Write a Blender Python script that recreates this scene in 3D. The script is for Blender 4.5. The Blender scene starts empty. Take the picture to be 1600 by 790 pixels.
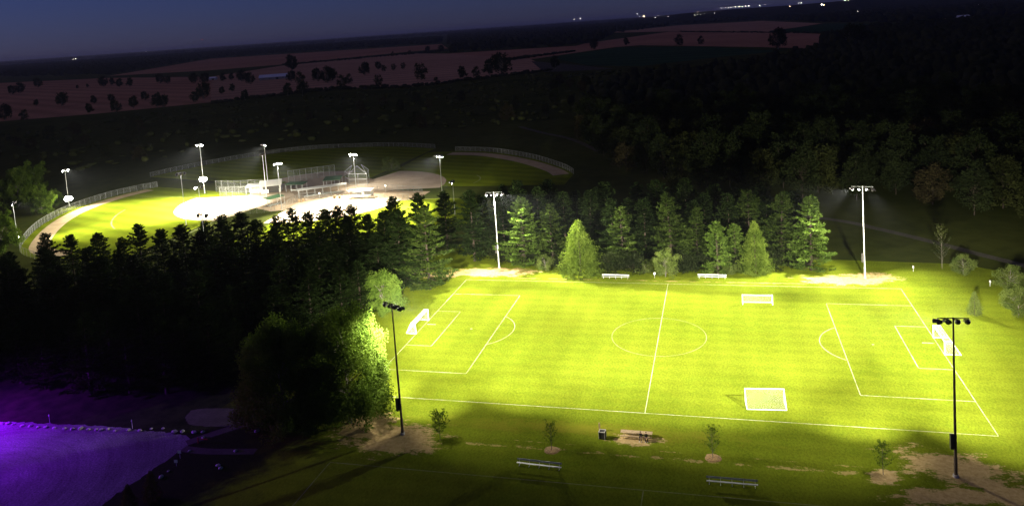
import bpy, math, random
import numpy as np
from mathutils import Matrix, Vector

random.seed(7)
RNG = np.random.default_rng(11)
S = bpy.context.scene
COL = S.collection
R_ = math.radians

# ------------------------------------------------------------------ camera
CAM_F, CAM_CX, CAM_CY = 1202.46, 797.71, 149.16          # focal length and principal point of the 1600 x 790 photograph
CAM_C = np.array((13.783, -148.142, 62.855))
CAM_R = np.array((0.9638358, 0.2574026, -0.0690246))
CAM_U = np.array((0.0429058, 0.1057467, 0.9934670))
CAM_D = np.array((-0.2630201, 0.9605007, -0.0908784))
cam_data = bpy.data.cameras.new('camera')
cam = bpy.data.objects.new('camera', cam_data)
COL.objects.link(cam)
cam_data.sensor_fit = 'HORIZONTAL'
cam_data.sensor_width = 36.0
cam_data.lens = CAM_F / 1600 * 36
cam_data.shift_x = (800 - CAM_CX) / 1600
cam_data.shift_y = -(395 - CAM_CY) / 1600
cam_data.clip_start = 0.5
cam_data.clip_end = 80000
m3 = Matrix((CAM_R, CAM_U, -CAM_D)).transposed()
cam.matrix_world = Matrix.Translation(CAM_C) @ m3.to_4x4()
S.camera = cam

# ------------------------------------------------------------------ sky, afterglow, exposure
world = bpy.data.worlds.new('World')
S.world = world
world.use_nodes = True
wn = world.node_tree.nodes
wl = world.node_tree.links
wn.clear()
sky = wn.new('ShaderNodeTexSky')
sky.sky_type = 'NISHITA'
sky.sun_disc = False
sky.sun_elevation = R_(22)
sky.sun_rotation = R_(-100)
sky.air_density = 1.0
sky.dust_density = 0.3
sky.ozone_density = 5.0
tint = wn.new('ShaderNodeMix')
tint.data_type = 'RGBA'
tint.blend_type = 'MULTIPLY'
tint.inputs[0].default_value = 1.0
tint.inputs[7].default_value = (0.98, 1.0, 2.6, 1)
bg = wn.new('ShaderNodeBackground')
bg.inputs['Strength'].default_value = 0.0083
wo = wn.new('ShaderNodeOutputWorld')
wl.new(sky.outputs[0], tint.inputs[6])
wl.new(tint.outputs[2], bg.inputs['Color'])
wl.new(bg.outputs[0], wo.inputs['Surface'])

sun_data = bpy.data.lights.new('afterglow_sun', 'SUN')
sun_data.energy = 0.30
sun_data.angle = R_(60)
sun_data.color = (1.0, 0.72, 0.66)
sun = bpy.data.objects.new('afterglow_sun', sun_data)
COL.objects.link(sun)
sun_dir = Vector((-0.90, -0.16, 0.37)).normalized()          # towards the glow in the west, left of the picture
sun.rotation_euler = sun_dir.to_track_quat('Z', 'Y').to_euler()

S.view_settings.view_transform = 'Standard'
S.view_settings.look = 'None'
S.view_settings.exposure = 0.0
S.view_settings.gamma = 1.0
S.view_settings.use_curve_mapping = False
S.render.engine = 'CYCLES'
S.cycles.use_denoising = True
S.cycles.max_bounces = 5
S.cycles.diffuse_bounces = 2
S.cycles.glossy_bounces = 2
S.cycles.transmission_bounces = 3
S.cycles.transparent_max_bounces = 12
S.cycles.sample_clamp_indirect = 3.0
S.cycles.use_light_tree = True
S.cycles.caustics_reflective = False
S.cycles.caustics_refractive = False

HAZE = 0.00004         # density of the night air per metre
FLOOD = 1.0            # scale of every floodlight
FLOOD_COLOR = (1.0, 0.94, 0.74)


# ------------------------------------------------------------------ helpers
def at(x, y, z=0.0):
    """Point of the level plane z that stands at this place of the photograph."""
    d = CAM_D + CAM_R * (x - CAM_CX) / CAM_F + CAM_U * (CAM_CY - y) / CAM_F
    t = (z - CAM_C[2]) / d[2]
    p = CAM_C + d * t
    return (float(p[0]), float(p[1]), float(p[2]))


def mesh(name, verts, faces, mat):
    me = bpy.data.meshes.new(name)
    me.from_pydata([tuple(v) for v in verts], [], faces)
    if mat:
        me.materials.append(mat)
    me.update()
    return me


def quad_mesh(name, q, mat):
    """q: (n,4,3) array of quads."""
    n = len(q)
    me = bpy.data.meshes.new(name)
    me.vertices.add(n * 4)
    me.vertices.foreach_set('co', np.ascontiguousarray(q, dtype=np.float32).ravel())
    me.loops.add(n * 4)
    me.loops.foreach_set('vertex_index', np.arange(n * 4, dtype=np.int32))
    me.polygons.add(n)
    me.polygons.foreach_set('loop_start', np.arange(0, n * 4, 4, dtype=np.int32))
    try:
        me.polygons.foreach_set('loop_total', np.full(n, 4, dtype=np.int32))
    except Exception:
        pass
    me.materials.append(mat)
    me.update(calc_edges=True)
    me.validate()
    return me


class MB:
    """Collects simple solids into one mesh."""
    def __init__(self):
        self.v = []
        self.f = []

    def add(self, v, f):
        o = len(self.v)
        self.v += [tuple(map(float, a)) for a in v]
        self.f += [tuple(i + o for i in g) for g in f]
        return self

    def box(self, c, s, rz=0.0):
        cx, cy, cz = c
        a, b, h = s[0] / 2, s[1] / 2, s[2] / 2
        co, si = math.cos(rz), math.sin(rz)
        v = []
        for z in (-h, h):
            for x, y in ((-a, -b), (a, -b), (a, b), (-a, b)):
                v.append((cx + x * co - y * si, cy + x * si + y * co, cz + z))
        return self.add(v, [(3, 2, 1, 0), (4, 5, 6, 7), (0, 1, 5, 4), (1, 2, 6, 5), (2, 3, 7, 6), (3, 0, 4, 7)])

    def tube(self, a, b, r0, r1=None, n=6, caps=True):
        r1 = r0 if r1 is None else r1
        a, b = Vector(a), Vector(b)
        d = (b - a).normalized()
        x = d.orthogonal().normalized()
        y = d.cross(x)
        v = []
        for p, r in ((a, r0), (b, r1)):
            for k in range(n):
                t = 2 * math.pi * k / n
                v.append(p + x * (r * math.cos(t)) + y * (r * math.sin(t)))
        f = [(k, (k + 1) % n, n + (k + 1) % n, n + k) for k in range(n)]
        if caps:
            f += [tuple(range(n - 1, -1, -1)), tuple(range(n, 2 * n))]
        return self.add(v, f)

    def path(self, pts, r, n=5):
        for i in range(len(pts) - 1):
            ra = r[i] if isinstance(r, (list, tuple)) else r
            rb = r[i + 1] if isinstance(r, (list, tuple)) else r
            self.tube(pts[i], pts[i + 1], ra, rb, n)
        return self

    def rev(self, prof, c=(0, 0, 0), n=12, M=None):
        """surface of revolution round local z; prof: (r, z) pairs."""
        v = []
        for r, z in prof:
            for k in range(n):
                t = 2 * math.pi * k / n
                p = Vector((r * math.cos(t), r * math.sin(t), z))
                if M is not None:
                    p = M @ p
                v.append((p.x + c[0], p.y + c[1], p.z + c[2]))
        f = []
        for i in range(len(prof) - 1):
            for k in range(n):
                f.append((i * n + k, i * n + (k + 1) % n, (i + 1) * n + (k + 1) % n, (i + 1) * n + k))
        f.append(tuple(range(n - 1, -1, -1)))
        f.append(tuple(range((len(prof) - 1) * n, len(prof) * n)))
        return self.add(v, f)

    def me(self, name, mat):
        return mesh(name, self.v, self.f, mat)

    def build(self, name, mat, parent=None, loc=(0, 0, 0)):
        return link(name, self.me(name, mat), parent, loc)


def link(name, data, parent=None, loc=(0, 0, 0), rz=0.0, sc=None):
    o = bpy.data.objects.new(name, data)
    COL.objects.link(o)
    o.parent = parent
    o.location = loc
    o.rotation_euler = (0, 0, rz)
    if sc is not None:
        o.scale = sc
    return o


def thing(name, label, cat, loc=(0, 0, 0), rz=0.0, group=None, sc=None):
    o = link(name, None, None, loc, rz, sc)
    o.empty_display_size = 0.3
    return tag(o, label, cat, group)


def tag(o, label, cat, group=None):
    o['label'] = label
    o['category'] = cat
    if group:
        o['group'] = group
    return o


def kind(o, k, label=None):
    o['kind'] = k
    if label:
        o['label'] = label
    return o


def ordinal(n):
    """1 -> 'first', 21 -> 'twenty-first' ..."""
    a = ['zeroth', 'first', 'second', 'third', 'fourth', 'fifth', 'sixth', 'seventh', 'eighth', 'ninth', 'tenth', 'eleventh', 'twelfth', 'thirteenth', 'fourteenth', 'fifteenth', 'sixteenth', 'seventeenth', 'eighteenth', 'nineteenth']
    b = {2: 'twenty', 3: 'thirty', 4: 'forty', 5: 'fifty', 6: 'sixty'}
    c = {2: 'twentieth', 3: 'thirtieth', 4: 'fortieth', 5: 'fiftieth', 6: 'sixtieth'}
    if n < 20:
        return a[n]
    return c[n // 10] if n % 10 == 0 else b[n // 10] + '-' + a[n % 10]


def inside(p, poly):
    x, y = p
    c = False
    j = len(poly) - 1
    for i in range(len(poly)):
        xi, yi = poly[i][0], poly[i][1]
        xj, yj = poly[j][0], poly[j][1]
        if (yi > y) != (yj > y) and x < (xj - xi) * (y - yi) / (yj - yi) + xi:
            c = not c
        j = i
    return c


def scatter(poly, n, dmin, tries=40000, rnd=random):
    xs = [p[0] for p in poly]
    ys = [p[1] for p in poly]
    out = []
    for _ in range(tries):
        if len(out) >= n:
            break
        p = (rnd.uniform(min(xs), max(xs)), rnd.uniform(min(ys), max(ys)))
        if not inside(p, poly):
            continue
        if all((p[0] - q[0]) ** 2 + (p[1] - q[1]) ** 2 > dmin * dmin for q in out):
            out.append(p)
    return out


def wire_uv(me):
    """Lay the wire pattern out in metres along and up each panel."""
    L = me.uv_layers.new(name='wire')
    acc = 0.0
    for pl in me.polygons:
        vs = [me.vertices[me.loops[i].vertex_index].co for i in pl.loop_indices]
        o = vs[0]
        d = (vs[1] - o)
        ln = d.length or 1.0
        d = d / ln
        n = pl.normal
        up = n.cross(d)
        for i, co in zip(pl.loop_indices, vs):
            L.data[i].uv = (acc + (co - o).dot(d), (co - o).dot(up))
        acc += ln
    return me


def flat(name, pts, z, mat, label=None, k='structure'):
    me = mesh(name, [(p[0], p[1], z) for p in pts], [tuple(range(len(pts)))], mat)
    o = link(name, me)
    if me.polygons[0].normal.z < 0:
        me.flip_normals()
    return kind(o, k, label)


def band_mesh(name, left, right, z, mat):
    v = [(p[0], p[1], z) for p in left] + [(p[0], p[1], z) for p in right]
    n = len(left)
    f = [(i, i + 1, n + i + 1, n + i) for i in range(n - 1)]
    me = mesh(name, v, f, mat)
    if me.polygons[0].normal.z < 0:
        me.flip_normals()
    return me


def smooth_line(pts, m=8):
    """Catmull-Rom through 2-D points."""
    out = []
    P = [pts[0]] + list(pts) + [pts[-1]]
    for i in range(1, len(P) - 2):
        p0, p1, p2, p3 = [np.array(P[k][:2], float) for k in (i - 1, i, i + 1, i + 2)]
        for t in np.linspace(0, 1, m, endpoint=False):
            out.append(tuple(0.5 * (2 * p1 + (p2 - p0) * t + (2 * p0 - 5 * p1 + 4 * p2 - p3) * t * t + (3 * p1 - p0 - 3 * p2 + p3) * t ** 3)))
    out.append(tuple(map(float, P[-1][:2])))
    return out


def offset_line(pts, d):
    out = []
    for i in range(len(pts)):
        a = np.array(pts[max(0, i - 1)])
        b = np.array(pts[min(len(pts) - 1, i + 1)])
        t = (b - a) / (np.linalg.norm(b - a) + 1e-9)
        out.append((pts[i][0] - t[1] * d, pts[i][1] + t[0] * d))
    return out


def resample(pts, step):
    P = [np.array(p[:2], float) for p in pts]
    out = [tuple(P[0])]
    acc = 0.0
    for a, b in zip(P[:-1], P[1:]):
        L = np.linalg.norm(b - a)
        while acc + L >= step:
            a = a + (b - a) / L * (step - acc)
            L = np.linalg.norm(b - a)
            acc = 0.0
            out.append(tuple(a))
            if L < 1e-6:
                break
        acc += L
    if np.linalg.norm(P[-1] - np.array(out[-1])) > step * 0.3:
        out.append(tuple(P[-1]))
    return out


# ------------------------------------------------------------------ materials
class NT:
    def __init__(self, name):
        self.m = bpy.data.materials.new(name)
        self.m.use_nodes = True
        self.t = self.m.node_tree
        self.t.nodes.clear()
        self.out = self.n('ShaderNodeOutputMaterial')

    def n(self, typ, **kw):
        x = self.t.nodes.new(typ)
        for k, v in kw.items():
            setattr(x, k, v)
        return x

    def l(self, a, b):
        self.t.links.new(a, b)

    def put(self, sock, v):
        if v is None:
            return
        if isinstance(v, bpy.types.NodeSocket):
            self.l(v, sock)
        else:
            sock.default_value = v

    def math(self, op, a, b=None, c=None, clamp=False):
        x = self.n('ShaderNodeMath', operation=op, use_clamp=clamp)
        self.put(x.inputs[0], a)
        self.put(x.inputs[1], b)
        self.put(x.inputs[2], c)
        return x.outputs[0]

    def ramp(self, v, lo, hi, a=0.0, b=1.0):
        x = self.n('ShaderNodeMapRange')
        x.interpolation_type = 'SMOOTHSTEP'
        self.put(x.inputs[0], v)
        x.inputs[1].default_value = lo
        x.inputs[2].default_value = hi
        x.inputs[3].default_value = a
        x.inputs[4].default_value = b
        return x.outputs[0]

    def noise(self, vec, scale, detail=4.0, rough=0.55, out=0):
        x = self.n('ShaderNodeTexNoise')
        self.put(x.inputs['Vector'], vec)
        x.inputs['Scale'].default_value = scale
        x.inputs['Detail'].default_value = detail
        x.inputs['Roughness'].default_value = rough
        return x.outputs[out]

    def pos(self):
        return self.n('ShaderNodeNewGeometry').outputs['Position']

    def obj(self):
        return self.n('ShaderNodeTexCoord').outputs['Object']

    def mapping(self, vec, scale=(1, 1, 1), rot=(0, 0, 0), loc=(0, 0, 0)):
        x = self.n('ShaderNodeMapping')
        self.l(vec, x.inputs[0])
        x.inputs[1].default_value = loc
        x.inputs[2].default_value = rot
        x.inputs[3].default_value = scale
        return x.outputs[0]

    def mix(self, f, a, b, blend='MIX'):
        x = self.n('ShaderNodeMix', data_type='RGBA', blend_type=blend)
        self.put(x.inputs[0], f)
        for s, v in ((x.inputs[6], a), (x.inputs[7], b)):
            if isinstance(v, (tuple, list)):
                v = tuple(v) + (1.0,) if len(v) == 3 else v
            self.put(s, v)
        return x.outputs[2]

    def bump(self, h, strength, dist):
        x = self.n('ShaderNodeBump')
        x.inputs['Strength'].default_value = strength
        x.inputs['Distance'].default_value = dist
        self.l(h, x.inputs['Height'])
        return x.outputs[0]

    def bsdf(self, col, rough=0.8, metal=0.0, normal=None, spec=0.3):
        b = self.n('ShaderNodeBsdfPrincipled')
        if isinstance(col, (tuple, list)):
            col = tuple(col) + (1.0,) if len(col) == 3 else col
        self.put(b.inputs['Base Color'], col)
        self.put(b.inputs['Roughness'], rough)
        b.inputs['Metallic'].default_value = metal
        b.inputs['Specular IOR Level'].default_value = spec
        if spec == 0:
            b.inputs['IOR'].default_value = 1.0
        if normal is not None:
            self.l(normal, b.inputs['Normal'])
        return b.outputs[0]

    def done(self, sh):
        self.l(sh, self.out.inputs['Surface'])
        return self.m


def mat_plain(name, col, rough=0.6, metal=0.0, var=0.25, scale=3.0, bump=0.0):
    t = NT(name)
    v = t.noise(t.obj(), scale, 5)
    k = t.ramp(v, 0.25, 0.75, 1 - var, 1 + var)
    c = t.mix(1.0, col, k, 'MULTIPLY')
    rr = t.ramp(v, 0.2, 0.8, max(0.05, rough - 0.12), min(1, rough + 0.12))
    nrm = t.bump(t.noise(t.obj(), scale * 6, 3), bump, 0.02) if bump else None
    return t.done(t.bsdf(c, rr, metal, nrm))


def mat_leaf(name, c0, c1, trans=0.25, scale=0.35):
    t = NT(name)
    v = t.noise(t.pos(), scale, 3)
    w = t.noise(t.pos(), scale * 9, 2)
    c = t.mix(t.ramp(t.math('ADD', t.math('MULTIPLY', v, 0.6), t.math('MULTIPLY', w, 0.4)), 0.36, 0.64), c0, c1)
    d = t.bsdf(c, 0.8, 0, None, 0.05)
    tr = t.n('ShaderNodeBsdfTranslucent')
    t.l(t.mix(1.0, c, (1.15, 1.2, 0.6), 'MULTIPLY'), tr.inputs[0])
    x = t.n('ShaderNodeMixShader')
    x.inputs[0].default_value = trans
    t.l(d, x.inputs[1])
    t.l(tr.outputs[0], x.inputs[2])
    return t.done(x.outputs[0])


def mat_emit(name, col, strength):
    t = NT(name)
    e = t.n('ShaderNodeEmission')
    e.inputs[0].default_value = tuple(col) + (1,)
    e.inputs[1].default_value = strength
    m = t.done(e.outputs[0])
    m.cycles.emission_sampling = 'NONE'
    return m


def soil_patch(t, p, cx, cy, rx, ry, rot=0.0, nz=0.75):
    """1 inside a ragged ellipse of bare ground."""
    q = t.mapping(p, (1, 1, 0), (0, 0, 0), (-cx, -cy, 0))
    q = t.mapping(q, (1, 1, 0), (0, 0, -rot), (0, 0, 0))
    q = t.mapping(q, (1 / rx, 1 / ry, 0))
    ln = t.n('ShaderNodeVectorMath', operation='LENGTH')
    t.l(q, ln.inputs[0])
    return t.math('SUBTRACT', 1.0, ln.outputs['Value'])


def mat_lawn():
    t = NT('mown_grass')
    p = t.pos()
    big = t.noise(p, 0.05, 4)
    mid = t.noise(p, 0.55, 5, 0.65)
    fine = t.noise(t.mapping(p, (1.0, 0.55, 1), (0, 0, 0.5)), 3.2, 5, 0.8)
    # mowing passes run along the pitch and slightly across
    sx = t.n('ShaderNodeSeparateXYZ')
    t.l(p, sx.inputs[0])
    st = t.math('SINE', t.math('MULTIPLY', sx.outputs[0], 1.15))
    st2 = t.math('SINE', t.math('MULTIPLY', sx.outputs[1], 1.7))
    c = t.mix(t.ramp(mid, 0.32, 0.68), (0.093, 0.127, 0.0085), (0.110, 0.140, 0.0095))
    c = t.mix(t.ramp(big, 0.38, 0.66, 0, 0.5), c, (0.117, 0.137, 0.0105))
    c = t.mix(1.0, c, t.ramp(fine, 0.25, 0.75, 0.70, 1.30), 'MULTIPLY')
    c = t.mix(1.0, c, t.math('ADD', 1.0, t.math('ADD', t.math('MULTIPLY', st, 0.035), t.math('MULTIPLY', st2, 0.045))), 'MULTIPLY')
    # bare earth
    n1 = t.noise(p, 0.30, 6, 0.66)
    n2 = t.noise(t.mapping(p, (0.5, 1.6, 1)), 0.75, 5, 0.7)
    n3 = t.noise(p, 2.6, 4, 0.7)
    nn = t.math('SUBTRACT', t.math('ADD', t.math('ADD', t.math('MULTIPLY', n1, 1.8), t.math('MULTIPLY', n2, 1.7)), t.math('MULTIPLY', n3, 0.9)), 2.28)
    patches = [(-37.5, -43.0, 9.0, 5.6, 0.1), (-44.0, -40.0, 6.0, 5.0, 0.5), (42.0, -39.8, 9.0, 5.0, -0.35), (47.0, -44.5, 6.5, 3.0, 0.2),
               (40.0, -46.0, 9.5, 2.4, 0.2), (-45.0, 36.0, 13.5, 4.4, 0.05), (-56.0, 33.5, 8.0, 3.6, 0.3), (38.5, 34.8, 11.0, 4.0, 0.0), (45.0, 37.5, 7.0, 3.8, 0.0),
               (-0.7, -38.3, 4.2, 2.0, 0.0), (32.5, -42.8, 2.6, 2.2, 0.0)]
    msk = None
    for a in patches:
        k = soil_patch(t, p, *a)
        msk = k if msk is None else t.math('MAXIMUM', msk, k)
    soil = t.ramp(t.math('ADD', msk, nn), 0.06, 0.34)
    # ragged dry strip where the mower turns, along both touchlines
    def strip(y0, half, x0, x1, amt):
        d = t.math('DIVIDE', t.math('ABSOLUTE', t.math('SUBTRACT', sx.outputs[1], y0)), half)
        e = t.math('MULTIPLY', t.ramp(sx.outputs[0], x0, x0 + 5), t.ramp(sx.outputs[0], x1 - 5, x1, 1, 0))
        s = t.math('ADD', t.math('SUBTRACT', 1.0, d), t.math('MULTIPLY', nn, 1.7))
        return t.math('MULTIPLY', t.ramp(s, amt, amt + 0.25), e)
    s1 = strip(-42.6, 1.0, -34, 36, 0.72)
    s1b = strip(-40.8, 0.5, -26, 33, 1.0)
    s2 = strip(32.1, 0.7, -40, 44, 0.65)
    dry = t.math('MAXIMUM', t.math('MAXIMUM', s1, s1b), s2)
    straw = t.mix(t.ramp(fine, 0.3, 0.7), (0.30, 0.22, 0.075), (0.36, 0.29, 0.12))
    earth = t.mix(t.ramp(t.noise(p, 1.6, 5, 0.7), 0.3, 0.7), (0.30, 0.21, 0.09), (0.46, 0.34, 0.17))
    c = t.mix(t.math('MULTIPLY', dry, 0.8), c, straw)
    # yellowed sward just outside the near touchline
    yel = t.ramp(t.math('ADD', soil_patch(t, p, -10, -36.5, 34, 3.2), nn), 0.0, 0.9, 0, 0.45)
    c = t.mix(yel, c, (0.19, 0.155, 0.02))
    c = t.mix(soil, c, earth)
    # grass darkened towards car park and grove: lack of light put into colour
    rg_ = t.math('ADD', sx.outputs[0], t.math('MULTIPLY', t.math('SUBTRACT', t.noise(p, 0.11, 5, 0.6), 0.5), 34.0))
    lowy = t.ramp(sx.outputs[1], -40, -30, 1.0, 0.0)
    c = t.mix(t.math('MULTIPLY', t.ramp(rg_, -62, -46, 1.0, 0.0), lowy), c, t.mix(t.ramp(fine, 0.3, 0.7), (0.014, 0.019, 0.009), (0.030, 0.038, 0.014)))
    h = t.math('ADD', t.math('MULTIPLY', fine, 0.6), t.math('MULTIPLY', mid, 0.4))
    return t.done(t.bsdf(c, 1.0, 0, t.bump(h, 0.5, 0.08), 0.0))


def mat_field(name, c0, c1, scale=0.01, rows=0.0, rot=0.0, rough=0.9):
    t = NT(name)
    p = t.pos()
    a = t.noise(p, scale, 6, 0.6)
    b = t.noise(p, scale * 14, 4, 0.6)
    k = t.ramp(t.math('ADD', t.math('MULTIPLY', a, 0.65), t.math('MULTIPLY', b, 0.35)), 0.36, 0.64)
    c = t.mix(k, c0, c1)
    if rows:
        q = t.mapping(p, (1, 1, 0), (0, 0, rot))
        sx = t.n('ShaderNodeSeparateXYZ')
        t.l(q, sx.inputs[0])
        s = t.math('SINE', t.math('ADD', t.math('MULTIPLY', sx.outputs[1], rows), t.math('MULTIPLY', a, 3.0)))
        c = t.mix(1.0, c, t.math('ADD', 1.0, t.math('MULTIPLY', s, 0.14)), 'MULTIPLY')
    return t.done(t.bsdf(c, rough, 0, None, 0.0))


def mat_gravel():
    t = NT('pale_gravel')
    p = t.pos()
    a = t.noise(p, 0.12, 5)
    b = t.noise(p, 3.6, 5, 0.85)
    # faint sweeps left by turning cars: noise stretched along circles
    q = t.mapping(p, (1, 1, 0), (0, 0, 0), (97, 68, 0))
    sq = t.n('ShaderNodeSeparateXYZ')
    t.l(q, sq.inputs[0])
    rad = t.math('SQRT', t.math('ADD', t.math('MULTIPLY', sq.outputs[0], sq.outputs[0]), t.math('MULTIPLY', sq.outputs[1], sq.outputs[1])))
    ang = t.math('ARCTAN2', sq.outputs[1], sq.outputs[0])
    cb = t.n('ShaderNodeCombineXYZ')
    t.l(t.math('MULTIPLY', rad, 1.3), cb.inputs[0])
    t.l(t.math('MULTIPLY', ang, 1.6), cb.inputs[1])
    w = t.noise(cb.outputs[0], 1.0, 5, 0.7)
    c = t.mix(t.ramp(a, 0.3, 0.7), (0.11, 0.105, 0.10), (0.17, 0.165, 0.16))
    c = t.mix(1.0, c, t.ramp(b, 0.25, 0.75, 0.35, 1.6), 'MULTIPLY')
    c = t.mix(1.0, c, t.ramp(w, 0.3, 0.7, 0.84, 1.16), 'MULTIPLY')
    return t.done(t.bsdf(c, 0.9, 0, t.bump(b, 0.7, 0.06), 0.0))


def mat_paint(name, col=(0.50, 0.50, 0.36)):
    """Chalk line: worn, grass shows through."""
    t = NT(name)
    p = t.pos()
    v = t.noise(p, 2.2, 5, 0.7)
    w = t.noise(p, 0.2, 3)
    k = t.ramp(t.math('ADD', t.math('MULTIPLY', v, 0.6), t.math('MULTIPLY', w, 0.4)), 0.36, 0.60, 0.18, 0.72)
    c = t.mix(k, (0.12, 0.15, 0.008), col)
    return t.done(t.bsdf(c, 0.9, 0, None, 0.0))


def mat_chainlink(name, cover=0.3, col=(0.22, 0.23, 0.23)):
    """Diamond wire: woven wires are opaque, the holes are open."""
    t = NT(name)
    uv = t.n('ShaderNodeUVMap')
    sx = t.n('ShaderNodeSeparateXYZ')
    t.l(uv.outputs[0], sx.inputs[0])
    u = t.math('ADD', sx.outputs[0], sx.outputs[1])
    v = t.math('SUBTRACT', sx.outputs[0], sx.outputs[1])
    fu = t.math('LESS_THAN', t.math('FRACT', t.math('MULTIPLY', u, 14.0)), cover / 2)
    fv = t.math('LESS_THAN', t.math('FRACT', t.math('MULTIPLY', v, 14.0)), cover / 2)
    a = t.math('MAXIMUM', fu, fv)
    d = t.bsdf(col, 0.5, 0.3)
    tr = t.n('ShaderNodeBsdfTransparent')
    x = t.n('ShaderNodeMixShader')
    t.l(a, x.inputs[0])
    t.l(tr.outputs[0], x.inputs[1])
    t.l(d, x.inputs[2])
    return t.done(x.outputs[0])


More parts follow.
